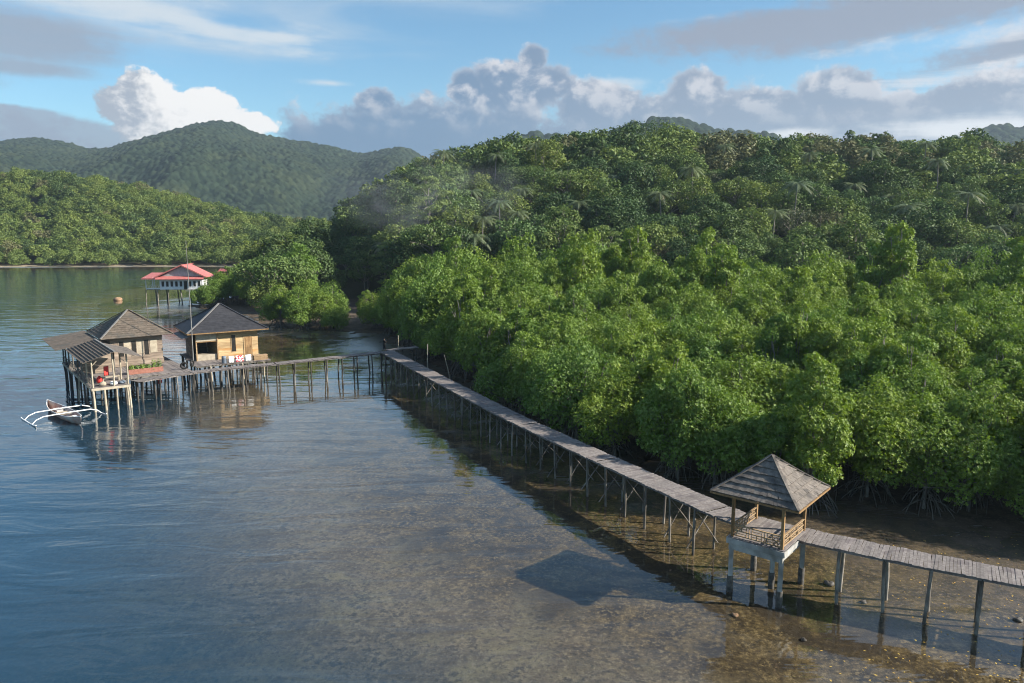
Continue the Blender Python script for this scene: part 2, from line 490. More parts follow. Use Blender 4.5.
def shore_dist(x, y):
    """distance to the shoreline, positive on land"""
    sh = x.shape; x = x.ravel(); y = y.ravel()
    best = np.full(x.shape, 1e18); inside = np.zeros(x.shape, bool)
    n = len(SHORE)
    for i in range(n):
        ax, ay = SHORE[i]; bx, by = SHORE[(i + 1) % n]
        dx, dy = bx - ax, by - ay
        t = np.clip(((x - ax) * dx + (y - ay) * dy) / (dx * dx + dy * dy), 0, 1)
        best = np.minimum(best, (x - ax - t * dx) ** 2 + (y - ay - t * dy) ** 2)
        c = ((ay > y) != (by > y)) & (x < (bx - ax) * (y - ay) / (by - ay + 1e-12) + ax)
        inside ^= c
    d = np.sqrt(best)
    return np.where(inside, d, -d).reshape(sh)


def lerp(px, tab):
    return np.interp(px, [a for a, b in tab], [b for a, b in tab])


def terrain(x, y):
    x = np.asarray(x, float); y = np.asarray(y, float)
    d = shore_dist(x, y) + 1.2 * fbm(x * 0.12, y * 0.12, 3, 5) - 3.2 * sstep(-y, -120, -90)
    px = 512 + FPX * x / np.maximum(y, 30)
    wat = -(0.07 * sstep(-d, 0, 7) + 0.17 * sstep(-d, 8, 19) + 0.40 * sstep(-d, 15, 38) + 1.9 * sstep(-d, 29, 54) + 3.0 * sstep(-d, 45, 110))
    wat = wat + (0.07 * fbm(x * 0.5, y * 0.5, 3, 9) + 0.035 * fbm(x * 1.3, y * 1.3, 2, 19)) * sstep(-d, 0, 4)
    wat = wat * (1 - 0.62 * sstep(px, 790, 880) * sstep(-y, -75, -55) * sstep(-wat, 0.5, 0.2)) + 0.05 * fbm(x * 0.33 + 7, y * 0.33, 3, 41) * sstep(px, 780, 860) * sstep(-y, -75, -55)
    wat = np.maximum(wat, -5.0 + 5.06 * np.exp(-(((x + 79) / 24) ** 2 + ((y - 190) / 15) ** 2)))
    land = 0.55 * sstep(d, 0, 14) + 0.10 * fbm(x * 0.4, y * 0.4, 3, 3) * sstep(d, 0, 3)
    hr = lerp(px, [(200, 0), (260, 4), (300, 7), (350, 12), (400, 22), (450, 31), (500, 36.5), (560, 37), (640, 39), (760, 39), (900, 38), (960, 36.5), (1024, 35), (1500, 34)])
    yf = lerp(px, [(200, 180), (300, 165), (330, 195), (385, 190), (430, 150), (480, 150), (700, 138), (1024, 120)])
    yr = lerp(px, [(200, 250), (350, 250), (400, 255), (470, 275), (640, 300), (1024, 300)])
    hillr = hr * sstep(y, yf, yr) + (1.6 + 3 * sstep(y, yf, yr)) * fbm(x * 0.022, y * 0.022, 3, 21) * sstep(y, yf, yf + 40)
    hillr = hillr * (1 - 0.5 * sstep(y, 380, 600))
    hl = lerp(px, [(-900, 30), (-300, 48), (0, 46), (60, 44.5), (130, 37), (200, 27), (260, 16), (300, 13), (400, 13), (700, 12)])
    hilll = hl * sstep(y, 380, 520) * (1 - 0.6 * sstep(y, 620, 900)) + 3 * fbm(x * 0.016, y * 0.016, 3, 33) * sstep(y, 390, 450)
    land = land + np.maximum(np.maximum(hillr, hilll), 0) * sstep(d, 2, 30)
    return np.where(d > 0, land, wat)


def tz(x, y): return float(terrain(np.array([x]), np.array([y]))[0])


def axis(lo, hi, step, far_lo, far_hi, grow=1.09):
    a = list(np.arange(lo, hi, step)); s = step; v = hi
    while v < far_hi: a.append(v); s *= grow; v += s
    a.append(far_hi)
    s = step; v = lo; b = []
    while v > far_lo:
        s *= grow; v -= s; b.append(max(v, far_lo))
    return np.array(sorted(set(b + a)))


gx = axis(-62, 46, 0.8, -3000, 3000, 1.07); gy = axis(26, 165, 0.8, -300, 3200, 1.05)
GX, GY = np.meshgrid(gx, gy)
GZ = terrain(GX, GY)
nx_, ny_ = len(gx), len(gy)
idx = np.arange(nx_ * ny_).reshape(ny_, nx_)
QF = np.stack([idx[:-1, :-1], idx[:-1, 1:], idx[1:, 1:], idx[1:, :-1]], -1).reshape(-1, 4)
SD = shore_dist(GX, GY)


def ground_material():
    m, t = new_mat("ground")
    P = t.geo()
    sep = t.N.new("ShaderNodeSeparateXYZ"); t.L.new(P.s, sep.inputs[0])
    z = S(t, sep.outputs[2]); x = S(t, sep.outputs[0]); y = S(t, sep.outputs[1])
    big = t.noise(P, 0.21, 6, 0.66, 0.8)
    mid = t.noise(P, 0.75, 5, 0.62, 0.4)
    fine = t.noise(P, 4.2, 6, 0.72)
    speck = t.noise(P, 2.6, 5, 0.7)
    # shallow bed: silt, algae clumps, dark weed
    c = t.mix(t.smooth(mid, 0.36, 0.64), (0.030, 0.021, 0.010), (0.100, 0.070, 0.028))
    c = t.mix(t.smooth(fine, 0.50, 0.62) * 0.8, c, (0.20, 0.145, 0.066))
    c = t.mix(t.smooth(fine, 0.46, 0.36) * 0.75, c, (0.016, 0.012, 0.008))
    c = t.mix(t.smooth(speck, 0.56, 0.72) * 0.7, c, (0.018, 0.013, 0.009))
    c = t.mix(t.smooth(big, 0.48, 0.62), c, t.mix(speck, (0.018, 0.013, 0.008), (0.050, 0.036, 0.020)))
    # deeper: grey sand and weed patches
    deep = t.mix(t.smooth(mid, 0.40, 0.66), (0.100, 0.076, 0.050), (0.21, 0.165, 0.105))
    deep = t.mix(t.smooth(big, 0.46, 0.66), deep, (0.19, 0.155, 0.088))
    deep = t.mix(t.smooth(speck * 0.5 + mid * 0.5, 0.50, 0.60) * 0.75, deep, (0.040, 0.033, 0.028))
    deep = t.mix(t.smooth(fine, 0.47, 0.37) * 0.6, deep, (0.035, 0.030, 0.026))
    deep = t.mix(t.smooth(fine, 0.53, 0.65) * 0.5, deep, (0.27, 0.23, 0.16))
    c = t.mix(t.smooth(z, -0.30, -0.52), c, deep)
    # mud above water, leaf litter further up
    mud = t.mix(t.smooth(mid, 0.35, 0.65), (0.050, 0.038, 0.028), (0.12, 0.088, 0.062))
    mud = t.mix(t.smooth(fine, 0.5, 0.7), mud, (0.19, 0.14, 0.10))
    c = t.mix(t.smooth(z, -0.12, 0.06), c, mud)
    wood = t.mix(mid, (0.025, 0.030, 0.012), (0.055, 0.055, 0.025))
    c = t.mix(t.smooth(z, 0.5, 1.2), c, wood)
    c = t.mix(t.smooth(y, 330, 350) * t.smooth(z, -0.1, 0.1) * (1.0 - t.smooth(z, 0.25, 0.5)), c, (0.34, 0.27, 0.19))
    p = t.node("ShaderNodeBsdfPrincipled", inp={"Base Color": c, "Roughness": 0.8})
    p.inputs["Specular IOR Level"].default_value = 0.25
    t.set(p.inputs["Normal"], t.bump(mid * 0.6 + fine * 0.4 + speck * 0.6, 0.9, 0.09))
    t.L.new(p.outputs[0], t.out.inputs[0])
    return m


gm = np_mesh("ground", np.stack([GX, GY, GZ], -1).reshape(-1, 3), QF, smooth=True)
tag(link("ground", gm, ground_material()), kind="structure")


def water_material():
    m, t = new_mat("water")
    P = t.geo()
    dep = t.attr("depth")
    # ripples run across the view, long crests, calmer patches between ruffled ones
    big = t.noise(P, 0.045, 3, 0.55)
    w1 = t.noise(t.mapping(P, (0.28, 1.0, 1), rot=(0, 0, R(-9))), 0.38, 3, 0.5, 0.6)
    w2 = t.noise(t.mapping(P, (0.45, 1.0, 1), rot=(0, 0, R(14))), 1.7, 4, 0.6, 0.4)
    w3 = t.noise(t.mapping(P, (0.6, 1.0, 1)), 5.5, 3, 0.6)
    calm = t.smooth(big, 0.40, 0.60)
    h = w1 * 0.12 + w2 * (0.004 + calm * 0.012) + w3 * (0.0004 + calm * 0.0012)
    shal = t.smooth(dep, 0.18, 0.75)
    bn = t.bump(h, 0.45 + shal * 0.55, 1.0)
    dp = t.node("ShaderNodeVectorMath", operation="DOT_PRODUCT"); t.set(dp.inputs[0], bn); t.set(dp.inputs[1], t.geo("Incoming"))
    cs = t.m("ABSOLUTE", S(t, dp.outputs["Value"])).min(1.0)
    fr = 0.035 + 0.965 * t.m("POWER", 1.0 - cs, 4.0)      # Schlick: the same from above and from below
    gl = t.node("ShaderNodeBsdfGlossy", inp={"Color": (1, 1, 1), "Roughness": 0.006 + 0.30 * t.smooth(dep, 0.16, 0.02), "Normal": bn})
    tint = t.mix(t.smooth(dep, 0.0, 1.8), (0.98, 0.97, 0.95), (0.74, 0.82, 0.86))
    tr = t.node("ShaderNodeBsdfTransparent", inp={"Color": tint})
    tb = t.node("ShaderNodeBsdfDiffuse", inp={"Color": (0.014, 0.050, 0.086)})
    op = 1.0 - t.m("POWER", 2.718, (dep - 0.40).max(0.0) * -0.85)
    a = t.node("ShaderNodeMixShader"); t.set(a.inputs[0], (op * 0.97).sat())
    t.L.new(tr.outputs[0], a.inputs[1]); t.L.new(tb.outputs[0], a.inputs[2])
    b = t.node("ShaderNodeMixShader"); t.set(b.inputs[0], fr.sat())
    t.L.new(a.outputs[0], b.inputs[1]); t.L.new(gl.outputs[0], b.inputs[2])
    t.L.new(b.outputs[0], t.out.inputs[0])
    return m


keep = (GZ.ravel()[QF].min(1) < 0.25)
WV = np.stack([GX, GY, np.zeros_like(GX)], -1).reshape(-1, 3)
wf = QF[keep]; used = np.unique(wf); rem = np.full(len(WV), -1); rem[used] = np.arange(len(used))
wm = np_mesh("water", WV[used], rem[wf], smooth=True)
da = wm.attributes.new("depth", "FLOAT", "POINT"); da.data.foreach_set("value", np.maximum(-GZ.ravel()[used], 0).astype(np.float32))
tag(link("water", wm, water_material()), kind="structure")


# ------------------------------------------------------------------ mountains
def canopy_bumps(x, y, size, seed):
    """rounded tree tops: height of the nearest jittered dome"""
    cx = np.floor(x / size); cy = np.floor(y / size)
    best = np.full(x.shape, -1.0); rb = np.zeros(x.shape)
    for i in (-1, 0, 1):
        for j in (-1, 0, 1):
            a = (cx + i).astype(np.int64); b = (cy + j).astype(np.int64)
            n = (a * 374761393 + b * 668265263 + seed * 974711) & 0x7fffffff
            n = ((n ^ (n >> 13)) * 1274126177) & 0x7fffffff
            r1 = (n & 1023) / 1023; r2 = ((n >> 10) & 1023) / 1023; r3 = ((n >> 20) & 1023) / 1023
            d2 = ((a + 0.2 + 0.6 * r1) * size - x) ** 2 + ((b + 0.2 + 0.6 * r2) * size - y) ** 2
            h = (0.65 + 0.5 * r3) - d2 / (size * size) * 1.1
            rb = np.where(h > best, r3, rb); best = np.maximum(best, h)
    return best, rb


def mountain_mat():
    m, t = new_mat("mountain_forest")
    r = t.attr("rnd"); P = t.geo()
    n = t.noise(P, 0.012, 4, 0.6)
    f = t.noise(P, 0.25, 4, 0.7)
    c = t.mix(r, (0.006, 0.012, 0.008), (0.026, 0.039, 0.023))
    c = t.mix(t.smooth(n, 0.45, 0.65), c, t.mix(r, (0.016, 0.024, 0.013), (0.036, 0.047, 0.024)))
    k = f * 1.2 + 0.4
    c = t.mul(c, t.vec(k, k, k))
    p = t.node("ShaderNodeBsdfDiffuse", inp={"Color": c})
    t.set(p.inputs["Normal"], t.bump(f, 0.7, 1.5))
    t.L.new(p.outputs[0], t.out.inputs[0])
    return m


MM = mountain_mat()


def mountain(name, sil, y0, yr, y1, seed, ncol, nrow, tree, spur, label=None):
    pxs = np.linspace(sil[0][0], sil[-1][0], ncol)
    hs = CAMH + (YH - np.interp(pxs, [a for a, b in sil], [b for a, b in sil])) / FPX * yr
    # soften the polyline
    k = np.ones(9) / 9; hs = np.convolve(np.pad(hs, 4, "edge"), k, "valid")
    ys = np.concatenate([np.linspace(y0, yr, int(nrow * 0.82), endpoint=False), np.linspace(yr, y1, nrow - int(nrow * 0.82))])
    U, Yg = np.meshgrid((pxs - 512) / FPX, ys)
    X = U * yr * (0.35 + 0.65 * Yg / yr)          # flanks fan out less than the sight lines
    H = np.tile(hs, (len(ys), 1))
    T = np.where(Yg < yr, (Yg - y0) / (yr - y0), 1 - (Yg - yr) / (y1 - yr) * 0.6)
    T = np.clip(T, 0, 1)
    prof = T ** 0.85
    sp = fbm(X * spur, Yg * spur * 0.45, 4, seed)
    rid = 1 - np.abs(fbm(X * spur * 0.9 + 5, Yg * spur * 0.30, 3, seed + 50)) * 2
    Z = H * prof * (1 + 0.30 * sp * (1 - T)) + H * 0.34 * (rid - 0.5) * np.sin(np.pi * np.clip(T, 0, 1)) * (1 - T) * 1.6
    b, rr = canopy_bumps(X, Yg, tree, seed)
    Z = Z + b * tree * 0.50 * (0.4 + 1.2 * rr)
    n, mI = X.shape[1], X.shape[0]
    ii = np.arange(n * mI).reshape(mI, n)
    F = np.stack([ii[:-1, :-1], ii[:-1, 1:], ii[1:, 1:], ii[1:, :-1]], -1).reshape(-1, 4)
    me = np_mesh(name, np.stack([X, Yg, Z - 6], -1).reshape(-1, 3), F, rr[:-1, :-1].ravel(), smooth=True)
    o = link(name, me, MM)
    tag(o, kind="structure")


mountain("mountain", [(-500, 150), (-200, 160), (-60, 155), (0, 148), (22, 142), (45, 140), (75, 143), (95, 149), (115, 151), (150, 141), (185, 132), (205, 127), (232, 123.5), (250, 128), (262, 135), (290, 141),
                      (315, 144), (335, 148), (352, 153), (368, 155), (388, 151), (402, 148), (415, 152), (432, 162), (455, 172), (520, 180), (640, 190)], 1050, 1900, 2300, 3, 1250, 360, 8, 0.0032)
mountain("mountain", [(455, 160), (500, 142), (530, 136), (560, 140), (600, 138), (630, 128), (655, 122), (675, 124), (700, 130), (716, 135), (735, 133), (760, 138), (800, 150), (860, 160)], 1000, 1500, 1700, 8, 420, 90, 15, 0.004)
mountain("mountain", [(850, 170), (900, 155), (940, 142), (965, 134), (985, 130), (1020, 130), (1060, 128), (1110, 132), (1200, 145), (1350, 160)], 1100, 1600, 1800, 12, 420, 90, 15, 0.004)

# ------------------------------------------------------------------ foliage prototypes
def unit(v): return v / np.maximum(np.linalg.norm(v, axis=-1, keepdims=True), 1e-9)


def leaf_quads(C, N, L, W, rng, droop=0.0):
    n = len(C)
    t = rng.normal(size=(n, 3)); t -= N * np.sum(t * N, 1, keepdims=True); t = unit(t)
    t[:, 2] -= droop; t = unit(t)
    b = unit(np.cross(N, t))
    s = rng.uniform(0.7, 1.3, (n, 1))
    L = L * s; W = W * s
    V = np.stack([C - t * L * .5, C + b * W * .5 - t * L * .05 + N * W * 0.1, C + t * L * .5, C - b * W * .5 - t * L * .05 + N * W * 0.1], 1).reshape(-1, 3)
    F = np.arange(4 * n).reshape(n, 4)
    return V, F


def crown_np(seed, Rr, z0, z1, nclump, nleaf, L, W, low=-0.35, crf=(0.26, 0.42), flat=0.75, cone=0.0, holes=0.0):
    rng = np.random.default_rng(seed)
    zc = z0 + (z1 - z0) * 0.45; hz = z1 - zc; hl = zc - z0
    cl = []
    for i in range(nclump):
        a = (i * 2.39996 + rng.uniform(-.4, .4)); h = low + (1 - low) * ((i + 0.5) / nclump) + rng.uniform(-.06, .06)
        h = min(max(h, -0.98), 0.98)
        rr = math.sqrt(1 - h * h) * (1 - cone * max(h, 0))
        k = rng.uniform(0.58, 0.98)
        c = np.array([math.cos(a) * rr * Rr * k, math.sin(a) * rr * Rr * k, zc + h * (hz if h > 0 else hl) * k])
        cl.append((c, Rr * rng.uniform(*crf)))
    per = nleaf // nclump
    Cs, Ns, Rs = [], [], []
    for c, r in cl:
        m = int(per * rng.uniform(0.7, 1.3) * (r / (Rr * 0.33)) ** 2)
        d = unit(rng.normal(size=(m, 3)))
        out = unit(c - np.array([0, 0, zc - 0.3 * hl]))
        bias = d @ out
        d = d[(bias > -0.45) | (rng.random(m) < 0.25)]
        m = len(d)
        rad = r * (0.6 + 0.55 * rng.random((m, 1)))
        lump = 1 + 0.18 * np.sin(d[:, :1] * 7 + c[0] * 3) * np.sin(d[:, 1:2] * 6 + c[1]) * np.cos(d[:, 2:3] * 5)
        p = c + d * rad * lump * np.array([1, 1, flat])
        Cs.append(p)
        Ns.append(unit(d * 0.55 + np.array([0, 0, 0.45]) + rng.normal(size=(m, 3)) * 0.42))
        base = rng.uniform(0.0, 0.35)
        Rs.append(np.clip(base + rng.random(m) * 0.65, 0, 1))
    C = np.concatenate(Cs); N = np.concatenate(Ns); rn = np.concatenate(Rs)
    V, F = leaf_quads(C, N, L, W, rng)
    return V, F, rn, cl, zc


def bend(p0, p1, rng, k=0.15, n=4, sag=0.0):
    p0 = np.array(p0, float); p1 = np.array(p1, float); L = np.linalg.norm(p1 - p0)
    off = rng.normal(size=3) * L * k
    pts = []
    for i in range(n + 1):
        t = i / n
        pts.append(tuple(p0 * (1 - t) + p1 * t + off * math.sin(math.pi * t) * 0.6 + np.array([0, 0, sag * math.sin(math.pi * t)])))
    return pts


def limbs_mb(seed, cl, H, fork, tr, nl, lr=0.05, n=6):
    rng = np.random.default_rng(seed); mb = MB()
    top = (rng.uniform(-.3, .3), rng.uniform(-.3, .3), fork)
    mb.tube(bend((0, 0, -0.3), top, rng, 0.05), [tr * 1.25, tr, tr * .9, tr * .85, tr * .8], n)
    order = list(range(len(cl))); rng.shuffle(order)
    for i in order[:nl]:
        c, r = cl[i]
        st = np.array(top) + np.array([0, 0, -rng.uniform(0, .25) * fork])
        e = c * 1.0; e = e + (c - np.array([0, 0, c[2]])) * 0.05
        k = rng.uniform(.45, .7)
        mb.tube(bend(st, e, rng, 0.10, 4, 0.2), [tr * k, tr * k * .75, tr * k * .55, lr, lr * .5], 5)
        for q in range(2):
            e2 = c + rng.normal(size=3) * r * 0.3
            mb.tube(bend(c * .75 + np.array(top) * .25, e2, rng, 0.1, 2), [lr * 1.1, lr * .8, lr * .35], 4)
    return mb


def roots_mb(seed, spread, n=13):
    rng = np.random.default_rng(seed); mb = MB()
    for i in range(n):
        a = rng.uniform(0, 2 * math.pi); rr = spread * rng.uniform(0.35, 1.0); h = rng.uniform(0.7, 2.0)
        p = []
        for k in range(5):
            t = k / 4
            p.append((math.cos(a) * rr * (t ** 0.8), math.sin(a) * rr * (t ** 0.8), h * (1 - t ** 2.0) - 0.35 * t))
        mb.tube(p, [0.055, 0.05, 0.042, 0.036, 0.03], 5)
    for i in range(8):      # hanging aerial roots
        a = rng.uniform(0, 2 * math.pi); rr = spread * rng.uniform(0.15, .7)
        x, y = math.cos(a) * rr, math.sin(a) * rr
        mb.tube([(x, y, 2.6), (x + rng.uniform(-.1, .1), y, 1.3), (x + rng.uniform(-.15, .15), y + rng.uniform(-.1, .1), -0.3)], [0.018, 0.025, 0.02], 4)
    return mb


def rosettes(C, N, n, L, W, rng):
    """n leaves spread like a star round each twig tip"""
    m = len(C)
    a = rng.normal(size=(m, 3)); a = unit(a - N * np.sum(a * N, 1, keepdims=True)); b = np.cross(N, a)
    Vs, rs = [], []
    rb = rng.random(m)
    sc = rng.uniform(.7, 1.3, (m, 1))
    for k in range(n):
        th = 2 * math.pi * k / n + rng.uniform(-.4, .4, (m, 1))
        r = a * np.cos(th) + b * np.sin(th)
        up = rng.uniform(.05, .75, (m, 1))
        t = unit(r + N * up); nn = unit(N - r * up * .8 + rng.normal(size=(m, 3)) * .18); w = unit(np.cross(nn, t))
        l = L * sc * rng.uniform(.75, 1.2, (m, 1)); ww = W * sc
        Vs.append(np.stack([C, C + t * l * .55 + w * ww * .5, C + t * l, C + t * l * .55 - w * ww * .5], 1))
        rs.append(np.clip(rb * .6 + rng.random(m) * .4, 0, 1))
    V = np.stack(Vs, 1).reshape(-1, 3)
    return V, np.arange(len(V)).reshape(-1, 4), np.stack(rs, 1).ravel()


def mangrove_crown(seed, Rr, z0, H, nsub, nleaf, L, W, nper=6, slim=1.0, leaf_low=.62):
    rng = np.random.default_rng(seed)
    cl = []
    for q in range(nsub):
        a = q * 2.39996 + rng.uniform(-.5, .5); rad = Rr * (0.0 if q == 0 else rng.uniform(.38, .66))
        sx, sy = math.cos(a) * rad * slim, math.sin(a) * rad * slim
        top = H * (1.0 if q == 0 else rng.uniform(.62, .95)); r = Rr * (.55 if q == 0 else rng.uniform(.38, .55)) * slim
        n = int(rng.integers(11, 16))
        for i in range(n):
            b = i * 2.39996 + rng.uniform(-.5, .5); h = -leaf_low + (1 + leaf_low) * (i + .5) / n + rng.uniform(-.08, .08); h = min(h, .97)
            k = rng.uniform(.70, 1.08); rr = math.sqrt(max(0, 1 - h * h)); hz = (top - z0) * .5
            c = np.array([sx + math.cos(b) * rr * r * k, sy + math.sin(b) * rr * r * k, z0 + hz + h * hz * k])
            cl.append((c, Rr * rng.uniform(.16, .31)))
    tot = sum(r * r for c, r in cl)
    Cs, Ns = [], []
    for c, r in cl:
        m = int(nleaf / nper * r * r / tot)
        d = unit(rng.normal(size=(m * 2, 3))); out = unit(np.array([c[0], c[1], (c[2] - H * .45) * .8 + .4]))
        d = d[(d @ out > -.35) | (rng.random(len(d)) < .2)][:m]
        rad = r * (.55 + .72 * rng.random((len(d), 1)))
        Cs.append(c + d * rad * np.array([1, 1, .82]))
        Ns.append(unit(d * .55 + np.array([0, 0, .5]) + rng.normal(size=(len(d), 3)) * .38))
    V, F, rn = rosettes(np.concatenate(Cs), np.concatenate(Ns), nper, L, W, rng)
    return V, F, rn, cl


MANG = []
for i in range(9):
    Rr = (3.2, 3.9, 3.5, 4.2, 3.0, 3.7, 3.3, 2.9, 4.0)[i]; H = (7.4, 8.3, 6.9, 8.6, 8.8, 7.6, 8.0, 9.4, 7.2)[i]
    V, F, rn, cl = mangrove_crown(100 + i, Rr, 1.2 + .3 * (i % 2), H, (4, 6, 5, 6, 3, 5, 4, 3, 6)[i], 58000, .15, .070)
    cm = np_mesh("crown", V, F, rn); cm.materials.append(M["mangrove_leaf"])
    tm = limbs_mb(200 + i, cl, H, 2.0, 0.13, 24, .035).mesh("trunk"); tm.materials.append(M["bark"])
    rm = roots_mb(300 + i, 2.6, 20).mesh("prop_roots"); rm.materials.append(M["root"])
    MANG.append((cm, tm, rm))


def broad(seed, Rr, z0, z1, nc, nl, L, W, leaf, fork, tr, **kw):
    V, F, rn, cl, zc = crown_np(seed, Rr, z0, z1, nc, nl, L, W, **kw)
    cm = np_mesh("crown", V, F, rn); cm.materials.append(M[leaf])
    tm = limbs_mb(seed + 1, cl, z1, fork, tr, 12, 0.07, 5).mesh("trunk"); tm.materials.append(M["palebark"])
    return cm, tm


JUNG = [
    broad(401, 4.6, 3.5, 11.5, 26, 5200, 0.50, 0.28, "jungle_leaf", 4.5, .24, low=-.6),
    broad(403, 5.2, 4.0, 12.5, 30, 5600, 0.52, 0.30, "dark_leaf", 5, .28, low=-.6),
    broad(405, 4.0, 4.0, 13.5, 28, 4600, 0.48, 0.26, "jungle_leaf", 5, .22, low=-.7, cone=0.3),
    broad(407, 5.4, 5.5, 11.0, 24, 4800, 0.50, 0.28, "jungle_leaf", 6, .26, low=-.35, flat=.5),
    broad(409, 4.3, 3.0, 10.5, 24, 4400, 0.46, 0.26, "pale_leaf", 4.5, .22, low=-.6),
    broad(411, 4.4, 3.5, 11.5, 30, 2700, 0.42, 0.24, "dry_leaf", 5, .22, low=-.6),
    broad(413, 4.8, 3.5, 12.0, 34, 5200, 0.50, 0.28, "dark_leaf", 5, .24, low=-.7, cone=.15),
]
JNAME = ["broadleaf", "dark broadleaf", "tall narrow broadleaf", "flat topped broadleaf", "pale leafed broadleaf", "dry brownish", "dark rounded broadleaf"]
BANYAN = broad(451, 13.5, 4.0, 18.0, 85, 26000, 0.50, 0.30, "dark_leaf", 6, .7, low=-.5, crf=(0.15, 0.26))
LAYER = broad(461, 6.5, 5.0, 20.0, 44, 15000, 0.46, 0.26, "pale_leaf", 12, .3, low=-.85, cone=0.55, crf=(0.16, 0.30), flat=.35)
def tallm(seed, Rr, H, nsub):
    V, F, rn, cl = mangrove_crown(seed, Rr, 2.5, H, nsub, 24000, .32, .16, 5, .85)
    cm = np_mesh("crown", V, F, rn); cm.materials.append(M["mangrove_leaf"])
    tm = limbs_mb(seed + 1, cl, H, 5.0, .26, 22, .06).mesh("trunk"); tm.materials.append(M["palebark"])
    return cm, tm


TALLS = [tallm(471, 5.0, 17.0, 5), tallm(473, 4.2, 15.0, 3), tallm(475, 5.6, 14.0, 6), tallm(477, 3.8, 18.5, 4)]
TALLM = TALLS[0]


def palm_meshes(seed, H):
    rng = np.random.default_rng(seed); mb = MB()
    lean = rng.uniform(-1, 1, 2)
    top = np.array([lean[0], lean[1], H])
    mb.tube([(0, 0, -.4), (lean[0] * .2, lean[1] * .2, H * .35), (lean[0] * .55, lean[1] * .55, H * .7), tuple(top)], [.24, .17, .15, .13], 6)
    Vs, Fs, rs = [], [], []; b = 0
    for k in range(19):
        a = k * 2.39996; up = 0.95 - 1.35 * (k / 19) ; L = rng.uniform(3.2, 4.3)
        dirh = np.array([math.cos(a), math.sin(a), 0]); side = np.array([-math.sin(a), math.cos(a), 0])
        pts = []
        for s in np.linspace(0, 1, 9):
            pts.append(top + dirh * L * s * (1 - .12 * s) + np.array([0, 0, up * L * .55 * s - 1.9 * s * s]))
        rv = 0.15 + 0.6 * rng.random() + (0.25 if k > 15 else 0)
        for j in range(8):
            p0, p1 = pts[j], pts[j + 1]
            wd = 0.75 * math.sin(math.pi * (0.18 + 0.78 * (j + .5) / 8))
            for sg in (-1, 1):
                for q in (0.1, 0.6):
                    c = p0 * (1 - q) + p1 * q
                    e = c + side * sg * wd + (p1 - p0) * 0.9 + np.array([0, 0, -wd * .45])
                    wv = (p1 - p0) * 0.36
                    Vs += [c, c + wv, e + wv * .3, e]; Fs.append([b, b + 1, b + 2, b + 3]); b += 4; rs.append(min(1, rv + rng.uniform(-.1, .1)))
    cm = np_mesh("crown", np.array(Vs), np.array(Fs), rs); cm.materials.append(M["palm_leaf"])
    tm = mb.mesh("trunk"); tm.materials.append(M["palebark"])
    return cm, tm


PALM = [palm_meshes(500 + i, 9.5 + i * 1.3) for i in range(4)]


def plant(name, meshes, loc, s, rz, label, cat, group, names=("crown", "trunk", "prop_roots"), sz=None):
    r = empty(name, loc, rz, label, cat, group)
    r.scale = (s, s, sz or s)
    for n, me in zip(names, meshes):
        link(n, me, None, r)
    return r


# ------------------------------------------------------------------ boardwalks
WZ = 3.0


def polyline(pts, step, phase=0.0):
    pts = [Vector(p) for p in pts]; out = []; acc = phase
    for a, b in zip(pts, pts[1:]):
        L = (b - a).length; d = (b - a) / L; t = acc
        while t < L: out.append((a + d * t, d)); t += step
        acc = t - L
    return out


def smooth_path(pts, it=2):
    pts = [Vector(p) for p in pts]
    for _ in range(it):
        q = [pts[0]]
        for a, b in zip(pts, pts[1:]): q += [a * .75 + b * .25, a * .25 + b * .75]
        q.append(pts[-1]); pts = q
    return pts


def pile_pts(x, y, ztop, rng, lean=0.10):
    zb = tz(x, y) - 0.35
    bx, by = x + rng.uniform(-lean, lean), y + rng.uniform(-lean, lean)
    return [(x, y, ztop), ((x + bx) / 2 + rng.uniform(-.05, .05), (y + by) / 2, (ztop + zb) / 2), (bx, by, zb)]


